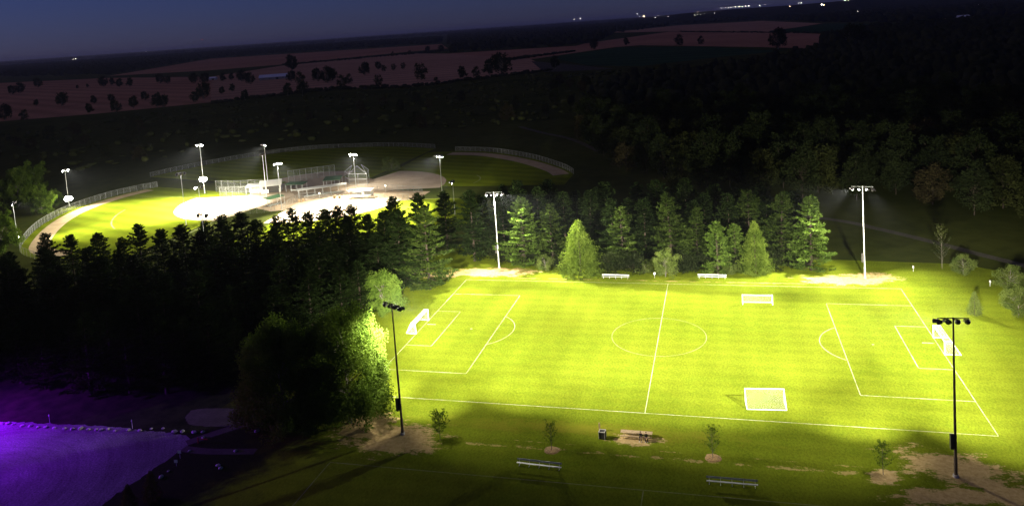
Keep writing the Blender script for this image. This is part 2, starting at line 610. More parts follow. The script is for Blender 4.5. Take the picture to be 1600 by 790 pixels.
M = dict(
    lawn=mat_lawn(),
    meadow=mat_field('rough_meadow', (0.030, 0.040, 0.009), (0.058, 0.066, 0.015), 0.012),
    farmland=mat_field('ploughed_earth', (0.36, 0.178, 0.105), (0.48, 0.245, 0.145), 0.004, 0.16, 0.5),
    farmland2=mat_field('stubble_earth', (0.40, 0.225, 0.135), (0.50, 0.290, 0.180), 0.004, 0.12, -0.2),
    crop=mat_field('winter_crop', (0.020, 0.050, 0.022), (0.030, 0.070, 0.030), 0.004, 0.1, 0.2),
    outfield=mat_field('outfield_grass', (0.096, 0.131, 0.0075), (0.121, 0.149, 0.0085), 0.16, 0.8, 0.3),
    infield=mat_field('infield_dirt', (0.40, 0.31, 0.22), (0.50, 0.41, 0.31), 0.12),
    infield_dim=mat_field('dim_infield_dirt', (0.30, 0.235, 0.18), (0.40, 0.32, 0.25), 0.12),  # infield dirt painted darker for the diamonds without floodlight
    track=mat_field('warning_track_grit', (0.33, 0.25, 0.15), (0.42, 0.33, 0.21), 0.3),
    plaza=mat_field('plaza_fines', (0.24, 0.18, 0.12), (0.34, 0.26, 0.18), 0.15),
    gravel=mat_gravel(),
    pathway=mat_field('limestone_path', (0.06, 0.056, 0.045), (0.095, 0.088, 0.072), 0.2),
    mulch=mat_plain('wood_mulch', (0.30, 0.19, 0.08), 0.95, 0, 0.45, 6.0, 0.5),
    paint=mat_paint('chalk_line'),
    paint_old=mat_paint('faded_chalk_line', (0.24, 0.26, 0.15)),
    steel=mat_plain('galvanised_steel', (0.62, 0.63, 0.62), 0.45, 0.35, 0.12, 1.5),
    brownsteel=mat_plain('dark_brown_steel', (0.085, 0.062, 0.042), 0.65, 0.2, 0.25, 1.5),  # darker brown for the two near poles
    fencesteel=mat_plain('dull_fence_steel', (0.27, 0.28, 0.27), 0.55, 0.3, 0.12, 1.5),
    concrete=mat_plain('concrete', (0.40, 0.38, 0.34), 0.9, 0, 0.2, 4.0, 0.2),
    darkmetal=mat_plain('dark_painted_metal', (0.045, 0.042, 0.038), 0.5, 0.2, 0.2, 5.0),
    white=mat_plain('white_enamel', (0.78, 0.78, 0.75), 0.4, 0, 0.06, 3.0),
    net=mat_plain('white_cord', (0.78, 0.78, 0.76), 0.8, 0, 0.06, 3.0),
    alu=mat_plain('aluminium_plank', (0.66, 0.68, 0.64), 0.42, 0.3, 0.1, 2.0),
    backplank=mat_plain('shaded_aluminium', (0.36, 0.40, 0.34), 0.5, 0.3, 0.12, 2.0),  # shade on backrests turned from the light, put into the colour
    wood=mat_plain('weathered_plank', (0.36, 0.26, 0.15), 0.8, 0, 0.25, 4.0, 0.3),
    rubber=mat_plain('black_rubber', (0.012, 0.012, 0.012), 0.7, 0, 0.2, 8.0),
    bikepaint=mat_plain('dark_blue_paint', (0.02, 0.025, 0.05), 0.35, 0.1, 0.1, 8.0),
    rock=mat_plain('pale_limestone', (0.36, 0.35, 0.33), 0.9, 0, 0.3, 2.5, 0.6),
    bark=mat_plain('bark', (0.035, 0.026, 0.018), 0.95, 0, 0.4, 4.0, 0.7),
    greybark=mat_plain('grey_bark', (0.16, 0.14, 0.12), 0.95, 0, 0.35, 4.0, 0.6),
    greenroof=mat_plain('green_shade_cloth', (0.03, 0.075, 0.03), 0.7, 0, 0.2, 1.5),
    roofmetal=mat_plain('white_roof_metal', (0.50, 0.49, 0.46), 0.45, 0.1, 0.06, 1.0),
    block=mat_plain('painted_block', (0.62, 0.59, 0.53), 0.8, 0, 0.1, 1.5, 0.2),
    barnwall=mat_plain('barn_siding', (0.36, 0.33, 0.30), 0.8, 0, 0.2, 0.3),
    barnroof=mat_plain('pale_barn_roof', (0.80, 0.82, 0.86), 0.5, 0, 0.05, 0.2),
    darkroof=mat_plain('dark_shingle', (0.05, 0.045, 0.045), 0.8, 0, 0.2, 0.5),
    red=mat_plain('red_plastic', (0.30, 0.02, 0.02), 0.5, 0, 0.1, 4.0),
    chain=mat_chainlink('chain_link_wire', 0.16),
    chain_thin=mat_chainlink('fine_backstop_mesh', 0.20),
    pine=mat_leaf('unlit_pine_needles', (0.009, 0.018, 0.004), (0.021, 0.036, 0.008), 0.2),  # white pine darkened in colour to look unlit
    pine_bright=mat_leaf('floodlit_pine_needles', (0.034, 0.062, 0.009), (0.090, 0.140, 0.024), 0.22),  # same pine brightened, floodlight painted into the needles
    pine_mid=mat_leaf('shaded_pine_needles', (0.022, 0.040, 0.007), (0.060, 0.090, 0.016), 0.2),  # same pine in a middle tone, partial shade painted in
    cedar=mat_leaf('cedar_scales', (0.038, 0.062, 0.008), (0.104, 0.144, 0.022), 0.2),
    maple=mat_leaf('spring_leaves', (0.060, 0.105, 0.014), (0.110, 0.165, 0.026), 0.35),
    willow=mat_leaf('narrow_leaves', (0.060, 0.105, 0.012), (0.110, 0.165, 0.024), 0.35),
    wood_leaf=mat_leaf('woodland_leaves', (0.016, 0.022, 0.006), (0.036, 0.042, 0.011), 0.25, 0.06),
    wood_leaf_dark=mat_leaf('dark_woodland_leaves', (0.010, 0.015, 0.005), (0.020, 0.028, 0.008), 0.2, 0.06),
    bud=mat_leaf('reddish_buds', (0.026, 0.021, 0.009), (0.042, 0.036, 0.014), 0.2, 0.06),
    shrub=mat_leaf('shrub_leaves', (0.045, 0.068, 0.014), (0.095, 0.120, 0.030), 0.28),
    farwood=mat_field('far_wood_canopy', (0.012, 0.016, 0.009), (0.030, 0.034, 0.016), 0.02),
    litter=mat_field('unlit_needle_litter', (0.011, 0.015, 0.008), (0.026, 0.032, 0.014), 0.4),  # litter and grass taken near-black, missing light put into the colour
    scrub=mat_field('scrub_leaves', (0.034, 0.042, 0.012), (0.066, 0.074, 0.022), 0.03),
    lens=mat_emit('lit_lamp_lens', (1.0, 0.95, 0.82), 150.0),
    lens_off=mat_plain('lamp_glass', (0.5, 0.5, 0.48), 0.2, 0.2, 0.05, 2.0),
    globe=mat_emit('lit_globe', (1.0, 0.90, 0.72), 9.0),
    town=mat_emit('town_lamp', (1.0, 0.93, 0.84), 30.0),
    town_warm=mat_emit('warm_town_lamp', (1.0, 0.72, 0.38), 40.0),
    beacon=mat_emit('red_beacon', (1.0, 0.10, 0.06), 10.0),
    purple=mat_emit('violet_lens', (0.35, 0.06, 1.0), 25.0),
)

# ------------------------------------------------------------------ ground
g = 60000.0
ground = flat('ground', [(-g, -400), (g, -400), (g, g), (-g, g)], 0.0, M['meadow'])
kind(ground, 'structure', 'rough dark meadow reaching to the horizon')

lawn_pts = [(120, -120), (120, 20), (84, 36), (66, 48), (40, 50), (0, 48), (-40, 52), (-62, 60), (-70, 40), (-72, 20), (-68, -20), (-72, -35), (-74, -44), (-74, -64), (-74, -80), (-74, -120)]
flat('park_lawn', lawn_pts, 0.010, M['lawn'], 'mown sports lawn around the floodlit soccer pitch')

flat('grove_floor', [(-190, -120), (-48, -120), (-48, -80), (-52, -62), (-53, -50), (-56, -40), (-58, -34), (-64, -18), (-68, 22), (-66, 44), (-100, 36), (-160, 14), (-190, -10)], 0.005, M['litter'], 'needle litter and grass of the pine grove, coloured near-black as unlit')

# painted lines of the soccer pitch
HL, HW, LW = 49.83, 30.2, 0.13


def line_mesh(name, a, b, mat, parent, w=LW, z=0.016):
    a, b = np.array(a, float), np.array(b, float)
    d = (b - a) / np.linalg.norm(b - a)
    nrm = np.array((-d[1], d[0])) * w / 2
    n = max(1, int(np.linalg.norm(b - a) / 2))
    L = [tuple(a + (b - a) * i / n + nrm) for i in range(n + 1)]
    Rr = [tuple(a + (b - a) * i / n - nrm) for i in range(n + 1)]
    return link(name, band_mesh(name, L, Rr, z, mat), parent)


def arc_mesh(name, c, r, a0, a1, mat, parent, w=LW, z=0.016, n=64):
    ts = np.linspace(a0, a1, n)
    L = [(c[0] + (r - w / 2) * math.cos(t), c[1] + (r - w / 2) * math.sin(t)) for t in ts]
    Rr = [(c[0] + (r + w / 2) * math.cos(t), c[1] + (r + w / 2) * math.sin(t)) for t in ts]
    return link(name, band_mesh(name, L, Rr, z, mat), parent)


pm = link('pitch_markings', None)
kind(pm, 'structure', 'white painted lines of the floodlit soccer pitch')
e = LW / 2
line_mesh('touchline', (-HL, -HW), (HL, -HW), M['paint'], pm)
line_mesh('touchline', (-HL, HW), (HL, HW), M['paint'], pm)
line_mesh('goal_line', (-HL, -HW + e), (-HL, HW - e), M['paint'], pm)
line_mesh('goal_line', (HL, -HW + e), (HL, HW - e), M['paint'], pm)
line_mesh('halfway_line', (0, -HW + e), (0, HW - e), M['paint'], pm)
arc_mesh('centre_circle', (0, 0), 9.15, 0, 2 * math.pi, M['paint_old'], pm, 0.15, 0.0205, 96)
for s in (-1, 1):
    x0 = s * (HL - e)
    xb, xg = s * (HL - 16.46), s * (HL - 5.5)
    for y in (-20.12, 20.12):
        line_mesh('penalty_area_line', (x0, y), (xb, y), M['paint'], pm)
    line_mesh('penalty_area_line', (xb, -20.12 + e), (xb, 20.12 - e), M['paint'], pm)
    for y in (-9.15, 9.15):
        line_mesh('goal_area_line', (x0, y), (xg, y), M['paint'], pm)
    line_mesh('goal_area_line', (xg, -9.15 + e), (xg, 9.15 - e), M['paint'], pm)
    px = s * (HL - 11)
    a = math.acos(5.46 / 9.15)
    mid = math.pi if s > 0 else 0
    arc_mesh('penalty_arc', (px, 0), 9.15, mid - a + 0.02, mid + a - 0.02, M['paint'], pm)
    line_mesh('penalty_mark', (px - 0.2, 0), (px + 0.2, 0), M['paint'], pm, 0.4)
    for y in (1.6,):
        line_mesh('goal_mouth_mark', (x0 - s * 0.4, y), (x0 - s * 2.4, y), M['paint'], pm, 0.3)

pm2 = link('neighbouring_pitch_markings', None)
kind(pm2, 'structure', 'faded lines of the unlit pitch nearest the camera')
line_mesh('touchline', (-44.7, -50.6), (46, -50.3), M['paint_old'], pm2)
line_mesh('goal_line', (-44.7, -50.7), (-44.7, -100), M['paint_old'], pm2)
line_mesh('halfway_line', (1.6, -50.6), (1.6, -100), M['paint_old'], pm2)

# gravel car park and paths
lot = [(-160, -46.5), (-110, -47.4), (-90, -46.3), (-72.5, -46.8), (-70.6, -49.0), (-70.4, -52.8), (-71.2, -57.0), (-72.0, -62), (-72.8, -70), (-73, -110), (-160, -110)]
lot_edge = []
for a, b in zip(lot[:-1], lot[1:]):
    if a[0] < -150 or b[0] < -150:
        lot_edge.append(a)
        continue
    n = max(1, int(math.hypot(b[0] - a[0], b[1] - a[1]) / 0.7))
    lot_edge += [(a[0] + (b[0] - a[0]) * i / n + random.uniform(-0.3, 0.3), a[1] + (b[1] - a[1]) * i / n + random.uniform(-0.3, 0.3)) for i in range(n)]
lot_edge.append(lot[-1])
flat('gravel_car_park', lot_edge, 0.018, M['gravel'], 'pale gravel car park washed in violet light')
pth = smooth_line([(-70.5, -50.6), (-66, -50.7), (-62, -50.2), (-58, -49.6)])
kind(link('gravel_footpath', band_mesh('gravel_footpath', offset_line(pth, 0.8), offset_line(pth, -0.8), 0.022, M['pathway'])), 'structure', 'faint gravel footpath leaving the car park')
pth = smooth_line([(-71, -49.0), (-68, -45.5), (-63, -40.5), (-58, -36.5)])
kind(link('dirt_footpath', band_mesh('dirt_footpath', offset_line(pth, 0.9), offset_line(pth, -0.9), 0.020, M['pathway'])), 'structure', 'faint dirt track running up to the round trees')
bp = [(-71.2 + 6.2 * math.cos(t) * (1 + 0.10 * math.sin(3 * t) + random.uniform(-.05, .05)), -40.9 + 3.4 * math.sin(t) * (1 + 0.12 * math.cos(2 * t) + random.uniform(-.06, .06))) for t in np.linspace(0, 2 * math.pi, 48, endpoint=False)]
flat('bare_ground', bp, 0.024, M['pathway'], 'dim patch of bare ground between the car park and the round trees')
pth = smooth_line([at(1130, 322)[:2], at(1300, 343)[:2], at(1370, 357)[:2], at(1450, 376)[:2], at(1530, 397)[:2], at(1600, 415)[:2], at(1690, 440)[:2]])
kind(link('woodland_path', band_mesh('woodland_path', offset_line(pth, 1.3), offset_line(pth, -1.3), 0.022, M['pathway'])), 'structure', 'pale path through the dark woods behind the pitch')
pth = smooth_line([at(812, 198)[:2], at(850, 208)[:2], at(880, 214)[:2], at(905, 222)[:2], at(935, 236)[:2]])
kind(link('meadow_path', band_mesh('meadow_path', offset_line(pth, 1.6), offset_line(pth, -1.6), 0.022, M['pathway'])), 'structure', 'faint track crossing the meadow beyond the outfield')

# ------------------------------------------------------------------ ball fields
HUB = (-148.0, 131.0)


def arc_pts(c, r, a0, a1, n=40):
    return [(c[0] + r * math.cos(t), c[1] + r * math.sin(t)) for t in np.linspace(a0, a1, n)]


pi = math.pi
D1, D2, D3, D4 = (-165, 121), (-139, 117.5), (-131, 139), (-160, 152)
# outfield sheets
f1 = smooth_line([(-238, 146), (-241.8, 139.8), (-245.7, 128.6), (-246.0, 114.5), (-243.2, 98.4), (-235.3, 80.1), (-222.2, 61.0), (-208.8, 46.7), (-190, 40), (-165, 38)])
flat('ball_field_lawn', [(-165, 127)] + f1, 0.008, M['outfield'], 'bright outfield grass of the floodlit ball diamond by the curved fence')
f2 = arc_pts(D2, 80, -pi / 2, 0.02)
flat('ball_field_lawn', [(-139, 117.5)] + f2, 0.012, M['outfield'], 'outfield grass of the ball diamond hidden behind the pines')
f3 = smooth_line([(-46, 160), (-52.9, 172.7), (-69.0, 193.7), (-85.3, 209.0), (-101.7, 220.0), (-119.7, 224.3), (-134, 222)])
flat('ball_field_lawn', [(-131, 139), (-46, 140)] + f3, 0.008, M['outfield'], 'dark outfield grass of the unlit diamond inside the right curved track')
f4 = smooth_line([(-134.7, 234.2), (-161.2, 244.3), (-185.4, 245.7), (-215.5, 241.6), (-237.5, 224.1), (-255.4, 193.0), (-262, 170)])
flat('ball_field_lawn', [(-190, 150), (-150, 148), (-137, 160)] + f4, 0.005, M['outfield'], 'dark outfield grass of the far unlit diamond')
# warning tracks
w1 = smooth_line([(-240, 141), (-243.5, 128.3), (-243.8, 114.5), (-241.0, 99), (-233.0, 81.5), (-220.5, 63), (-206.5, 48), (-190, 42)])
kind(link('warning_track', band_mesh('warning_track', [(-235, 138)] + smooth_line([(-236.6, 135.7), (-237.5, 125), (-236.5, 110), (-229, 85), (-216.5, 64), (-201.0, 47.6), (-188, 44)])[4:], [(-238, 145)] + w1[4:], 0.014, M['track'])) if False else link('warning_track', band_mesh('warning_track', w1, offset_line(w1, 6.0), 0.014, M['track'])), 'structure', 'tan warning track inside the lit curved fence')
w3 = smooth_line([(-48, 161), (-54.5, 172.7), (-70.0, 191.7), (-86.3, 206.5), (-102.2, 216.5), (-119.7, 220.5)])
kind(link('warning_track', band_mesh('warning_track', w3, offset_line(w3, 7.0), 0.014, M['track'])), 'structure', 'dim warning track of the unlit diamond at the meadow edge')
# hub and infields
flat('hub_plaza', [(-178, 128), (-172, 112), (-150, 100), (-128, 108), (-112, 112), (-98, 118), (-98, 131), (-122, 134), (-124, 148), (-137, 158), (-160, 164), (-176, 150)], 0.020, M['plaza'], 'tan compacted plaza where the four ball diamonds meet')


def infield(c, r, a0, a1, mat, label, back=5.0):
    am = (a0 + a1) / 2
    bp = [(c[0] - back * math.cos(am) + 6 * math.cos(am + s), c[1] - back * math.sin(am) + 6 * math.sin(am + s)) for s in np.linspace(pi / 2, 3 * pi / 2, 9)]
    pts = arc_pts(c, r, a0, a1) + bp
    return flat('infield', pts, 0.026, mat, label)


infield(D1, 34.5, pi * 0.985, pi * 1.52, M['infield'], 'glaring white floodlit infield of the diamond by the curved fence')
infield(D2, 34.0, -pi / 2 - 0.1, 0.05, M['infield'], 'floodlit infield behind the dark pine tops')
infield(D3, 34.5, -0.05, pi / 2 - 0.05, M['infield_dim'], 'dim tan infield of the unlit diamond right of the plaza')
infield(D4, 24.0, pi * 0.40, pi * 0.92, M['infield_dim'], 'dim infield of the unlit diamond behind the tall mesh screen')
bl = link('ball_field_lines', None)
kind(bl, 'structure', 'chalk foul lines of the ball diamonds')
line_mesh('foul_line', (-199.5, 124.2), (-236, 127.4), M['paint'], bl, 0.2, 0.03)
line_mesh('foul_line', (-164, 86), (-161, 46), M['paint'], bl, 0.2, 0.03)
line_mesh('foul_line', (-104, 118), (-62, 119.5), M['paint'], bl, 0.2, 0.03)
arc_mesh('coach_arc', (-100, 150), 16, -0.3, 0.75, M['paint_old'], bl, 0.5, 0.03)
arc_mesh('worn_arc', D1, 56, pi * 1.1, pi * 1.3, M['paint_old'], bl, 0.5, 0.03)

# ------------------------------------------------------------------ farmland beyond
def px_poly(name, pts, z, mat, label):
    return flat(name, [at(*p)[:2] for p in pts], z, mat, label)


px_poly('ploughed_field', [(-60, 200), (0, 190), (150, 178), (330, 160), (330, 120), (170, 122), (0, 130), (-60, 135)], 0.10, M['farmland'], 'brown ploughed field dotted with trees at the far left')
px_poly('ploughed_field', [(330, 160), (520, 138), (640, 136), (860, 108), (830, 93), (700, 84), (640, 84), (440, 103), (330, 120)], 0.12, M['farmland2'], 'brown field around the farmyard')
px_poly('ploughed_field', [(170, 119), (330, 110), (440, 101), (640, 81), (700, 76), (690, 69), (330, 92)], 0.15, M['farmland'], 'long reddish field behind the farmyard hedge')
px_poly('ploughed_field', [(700, 84), (830, 93), (960, 74), (1000, 71), (1190, 74), (1322, 78), (1322, 55), (1200, 50), (1045, 50), (915, 68), (900, 72)], 0.18, M['farmland'], 'reddish ploughed field behind the dark crop')
px_poly('ploughed_field', [(1045, 49.5), (1200, 50), (1285, 37), (1190, 33), (1060, 40), (940, 52)], 0.30, M['farmland2'], 'pale brown strip field below the town lights')
px_poly('crop_field', [(858, 90), (970, 74.5), (1080, 73), (1230, 80), (1140, 88), (1000, 104), (920, 103)], 0.26, M['crop'], 'dark green crop field in front of the ploughed land')
px_poly('crop_field', [(1200, 49), (1290, 37.5), (1420, 38), (1400, 52), (1330, 54)], 0.42, M['crop'], 'dark green strip field at the upper right')
px_poly('ploughed_field', [(1410, 36), (1500, 27), (1640, 22), (1640, 30), (1520, 34)], 0.30, M['farmland2'], 'narrow tan field at the far right')
px_poly('grass_verge', [(850, 113), (830, 96), (880, 100), (960, 108)], 0.2, M['pathway'], 'pale grass verge at the corner of the crop')

# ------------------------------------------------------------------ trees
def unit(v):
    return v / (np.linalg.norm(v, axis=-1, keepdims=True) + 1e-9)


def blades(c, d, side, L, W):
    """Narrow quads: c base (n,3), d direction, side width direction, L, W arrays."""
    L = np.asarray(L)[:, None]
    W = np.asarray(W)[:, None]
    tip = c + d * L
    q = np.stack([c - side * W * 0.35, c + d * L * 0.45 - side * W * 0.5, tip, c + d * L * 0.5 + side * W * 0.5], 1)
    return q


def make_pine(H, base, spread, seed, mat, dens=1.0, gap=0.12, asym=0.0, leafsize=1.0, inner=0.2):
    """White pine: whorls of flat plumed boughs on a straight trunk."""
    rg = np.random.default_rng(seed)
    tb = MB()
    lean = rg.normal(0, 0.012, 2)
    pts = [(lean[0] * z * z / H, lean[1] * z * z / H, z) for z in np.linspace(0, H * 0.985, 9)]
    rad = [0.020 * H * (1 - 0.93 * (z / H)) for z in np.linspace(0, H * 0.985, 9)]
    tb.path(pts, rad, 7)
    quads = []
    z = base * H
    k = 0
    while z < H * 0.985:
        u = (z - base * H) / (H * (1 - base))
        # crown outline: widest low, drawn in to a ragged top
        prof = (1 - u) ** 0.78 * min(1.0, 0.62 + 2.2 * u) + 0.045
        nb = int(rg.integers(4, 7)) if u < 0.9 else 4
        a0 = rg.uniform(0, 6.28)
        for b in range(nb):
            if rg.random() < gap and u < 0.85:
                continue
            az = a0 + b * 6.283 / nb + rg.normal(0, 0.2)
            L = spread * prof * rg.uniform(0.55, 1.2) * (1 + asym * math.cos(az))
            if L < 0.25:
                L = 0.25
            up = 0.02 + 0.62 * u ** 1.7 + rg.normal(0, 0.06) - 0.14 * (1 - u)
            d = np.array((math.cos(az), math.sin(az), 0.0))
            perp = np.array((-d[1], d[0], 0.0))
            zz = z + rg.normal(0, 0.12)
            o = np.array((lean[0] * zz * zz / H, lean[1] * zz * zz / H, zz))
            def curve(t):
                t = np.asarray(t)[..., None]
                return o + d * (L * t) + np.array((0, 0, 1.0)) * (L * (up * t + 0.16 * t * t * (1 - u) ))
            tt = np.linspace(0, 1, 4)
            cp = curve(tt)
            r0 = 0.012 * L + 0.012
            tb.path([tuple(p) for p in cp], [r0, r0 * 0.75, r0 * 0.45, r0 * 0.12], 3)
            # side twigs carrying needle tufts: a flat plume
            nt = max(5, int(L * 9.5 * dens))
            t = rg.uniform(inner if L > 1.2 else 0.05, 1.02, nt) ** 0.85
            s = rg.uniform(-1, 1, nt) * (0.10 + 0.30 * L * np.sin(np.clip(t, 0.02, 0.98) * math.pi) ** 0.8 * (0.55 + 0.45 * (1 - t)))
            c = curve(np.clip(t, 0, 1)) + perp * s[:, None] + np.array((0, 0, 1.0)) * rg.normal(0.03, 0.05, nt)[:, None]
            for j in range(5):
                dd = d * rg.uniform(0.25, 1.0, nt)[:, None] + perp * (np.sign(s) * rg.uniform(-0.2, 0.9, nt))[:, None] + np.array((0, 0, 1.0)) * rg.uniform(-0.10, 0.50, nt)[:, None] + rg.normal(0, 0.16, (nt, 3))
                dd = unit(dd)
                sd = unit(np.cross(dd, rg.normal(0, 0.38, (nt, 3)) + np.array((0, 0, 1.0))))
                quads.append(blades(c, dd, sd, rg.uniform(0.30, 0.66, nt) * leafsize, rg.uniform(0.12, 0.26, nt) * leafsize))
        z += rg.uniform(0.60, 0.98) * (1.0 if u < 0.7 else 0.62) * H / 17.0
        k += 1
    # leader
    n = 14
    c = np.stack([np.full(n, pts[-1][0]), np.full(n, pts[-1][1]), rg.uniform(H * 0.95, H, n)], 1)
    dd = unit(rg.normal(0, 0.35, (n, 3)) + np.array((0, 0, 1.0)))
    quads.append(blades(c, dd, unit(np.cross(dd, rg.normal(0, 1, (n, 3)))), rg.uniform(0.3, 0.7, n), rg.uniform(0.1, 0.2, n)))
    return tb.me('trunk', M['bark']), quad_mesh('crown', np.concatenate(quads), mat)


def make_spruce(H, R, seed, mat, n=5200, size=0.30, base=0.04, power=0.9, up=0.75, trunk_r=0.018):
    """Dense pyramid (cedar, spruce): sprays stand on the surface of a lumpy cone."""
    rg = np.random.default_rng(seed)
    tb = MB()
    tb.path([(0, 0, 0), (0, 0, H * 0.5), (0, 0, H * 0.97)], [trunk_r * H, trunk_r * H * 0.6, 0.02], 7)
    u = 1 - rg.random(n) ** 0.62
    az = rg.uniform(0, 2 * math.pi, n)
    lump = 1 + 0.17 * np.sin(az * 3 + 9 * u + seed) + 0.16 * np.sin(az * 7 - 15 * u + 2 * seed) + 0.15 * np.sin(az * 13 + 31 * u) + 0.13 * np.sin(u * 47 + az * 2) + 0.10 * np.sin(az * 21 - 60 * u)
    prof = (1 - u) ** power * np.minimum(1, 0.70 + 3.0 * u)
    r = R * prof * lump * rg.uniform(0.55, 1.05, n) + 0.05
    z = H * (base + (1 - base) * u) * rg.uniform(0.985, 1.01, n)
    c = np.stack([r * np.cos(az), r * np.sin(az), z], 1)
    out = np.stack([np.cos(az), np.sin(az), np.zeros(n)], 1)
    quads = []
    for j in range(3):
        dd = unit(out * rg.uniform(0.3, 1.0, n)[:, None] + np.array((0, 0, up)) * rg.uniform(0.4, 1.3, n)[:, None] + rg.normal(0, 0.3, (n, 3)))
        sd = unit(np.cross(dd, out + rg.normal(0, 0.6, (n, 3))))
        quads.append(blades(c, dd, sd, rg.uniform(0.6, 1.3, n) * size, rg.uniform(0.25, 0.6, n) * size))
    return tb.me('trunk', M['bark']), quad_mesh('crown', np.concatenate(quads), mat)


def make_round(H, RX, RZ, seed, mat, n=9000, size=0.26, nclump=90, trunk=0.22, bark='greybark', low=0.06, open_=0.35, stroke=1.4, skirt=0.0, clump=2.1):
    """Broadleaf tree: forking limbs, leaf clumps through an uneven crown."""
    rg = np.random.default_rng(seed)
    tb = MB()
    zc = H - RZ
    tb.path([(0, 0, 0), (rg.normal(0, .1), rg.normal(0, .1), zc * 0.45), (rg.normal(0, .2), rg.normal(0, .2), zc + RZ * 0.35)], [trunk, trunk * 0.75, trunk * 0.2], 8)
    # clump centres
    cc = []
    ph = rg.uniform(0, 6.28, 6)
    while len(cc) < nclump:
        v = unit(rg.normal(0, 1, 3))
        rr = rg.uniform(open_, 1.0) ** 0.5
        az = math.atan2(v[1], v[0])
        lump = 1 + 0.14 * math.sin(3 * az + ph[0] + 2 * v[2]) + 0.11 * math.sin(5 * az + ph[1] - 4 * v[2]) + 0.09 * math.sin(6 * v[2] + ph[2])
        wd = RX * rr * lump * (1 + skirt * max(0.0, -v[2]))
        p = np.array((v[0] * wd, v[1] * wd, zc + v[2] * RZ * rr * lump))
        if p[2] < low * H:
            continue
        cc.append(p)
    cc = np.array(cc)
    for p in cc[:: max(1, nclump // 26)]:
        s = np.array((0, 0, min(p[2] * 0.62, zc * 0.9)))
        m = (s + p) / 2 + rg.normal(0, 0.15, 3) + np.array((0, 0, 0.25))
        tb.path([tuple(s), tuple(m), tuple(p)], [trunk * 0.34, trunk * 0.2, 0.02], 4)
    idx = rg.integers(0, nclump, n)
    cr = (RX + RZ) / 2 * (clump / math.sqrt(nclump)) * rg.uniform(0.7, 1.3, nclump)
    off = unit(rg.normal(0, 1, (n, 3))) * (rg.random(n) ** 0.45)[:, None] * cr[idx][:, None]
    c = cc[idx] + off
    keep = c[:, 2] > 0.12
    c = c[keep]
    n = len(c)
    out = unit(c - np.array((0, 0, zc)))
    dd = unit(out * 0.7 + rg.normal(0, 0.75, (n, 3)) + np.array((0, 0, 0.15)))
    sd = unit(np.cross(dd, rg.normal(0, 1, (n, 3))))
    q = blades(c, dd, sd, rg.uniform(0.7, 1.3, n) * size * stroke, rg.uniform(0.6, 1.1, n) * size)
    return tb.me('trunk', M[bark]), quad_mesh('crown', q, mat)


def make_sapling(H, seed, mat, n=520, spread=0.95, size=0.13):
    """Young street tree: thin stem, steep limbs with sparse leaves."""
    rg = np.random.default_rng(seed)
    tb = MB()
    tb.path([(0, 0, 0), (0.02, 0, H * 0.45), (0, 0.03, H * 0.98)], [0.045, 0.032, 0.008], 6)
    cs = []
    for k in range(24):
        f_ = 0.14 + 0.74 * (k + rg.random()) / 24
        z0 = H * f_
        az = k * 2.4 + rg.normal(0, 0.3)
        w = spread * math.sin(math.pi * min(1, 0.22 + 0.78 * f_)) ** 0.7 * rg.uniform(0.55, 1.0)
        e = np.array((math.cos(az) * w, math.sin(az) * w, min(H, z0 + w * rg.uniform(0.9, 1.5))))
        s = np.array((0, 0, z0))
        mm = s + (e - s) * 0.5 + np.array((math.cos(az), math.sin(az), 0)) * w * 0.12
        tb.path([tuple(s), tuple(mm), tuple(e)], [0.016, 0.011, 0.004], 4)
        m = max(8, n // 24)
        t = rg.uniform(0.2, 1.05, m)[:, None]
        cs.append(s + (e - s) * t + rg.normal(0, 0.10, (m, 3)))
    c = np.concatenate(cs)
    m = len(c)
    dd = unit(rg.normal(0, 0.7, (m, 3)) + np.array((0, 0, 0.6)))
    q = blades(c, dd, unit(np.cross(dd, rg.normal(0, 1, (m, 3)))), rg.uniform(0.8, 1.5, m) * size * 1.5, rg.uniform(0.6, 1.0, m) * size)
    return tb.me('trunk', M['greybark']), quad_mesh('crown', q, mat)


def plant(name, kind_meshes, loc, label, cat='tree', group=None, sc=1.0, rz=None, scz=None):
    tr, cr = kind_meshes
    rz = random.uniform(0, 6.28) if rz is None else rz
    t = thing(name, label, cat, (loc[0], loc[1], loc[2] if len(loc) > 2 else 0.0), rz, group, (sc, sc, sc if scz is None else scz))
    link('trunk', tr, t)
    link('crown', cr, t)
    return t


# prototypes (mesh data only; every tree below is an object of its own)
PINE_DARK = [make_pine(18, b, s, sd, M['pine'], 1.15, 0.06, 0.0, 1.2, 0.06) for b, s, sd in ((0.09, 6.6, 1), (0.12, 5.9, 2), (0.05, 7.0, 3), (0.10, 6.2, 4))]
PINE_LIT = [make_pine(18.5, 0.02, 8.6, 21, M['pine_bright'], 1.25, 0.08, 0.0, 1.05), make_pine(18, 0.03, 6.6, 22, M['pine_bright'], 1.25, 0.10, 0.1, 1.05), make_pine(12.5, 0.03, 5.4, 23, M['pine_bright'], 1.3, 0.1, 0.0, 0.95)]
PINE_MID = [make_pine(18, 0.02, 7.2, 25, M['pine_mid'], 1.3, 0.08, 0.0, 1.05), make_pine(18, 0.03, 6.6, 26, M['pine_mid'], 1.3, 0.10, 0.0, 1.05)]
CEDAR = [make_spruce(14.6, 5.4, 31, M['cedar'], 9500, 0.36, 0.0, 0.72), make_spruce(13.0, 3.7, 32, M['cedar'], 7000, 0.34, 0.0, 0.72)]
SMALL_SPRUCE = make_spruce(4.8, 1.35, 33, M['shrub'], 2400, 0.17, 0.02, 0.8, 0.55)
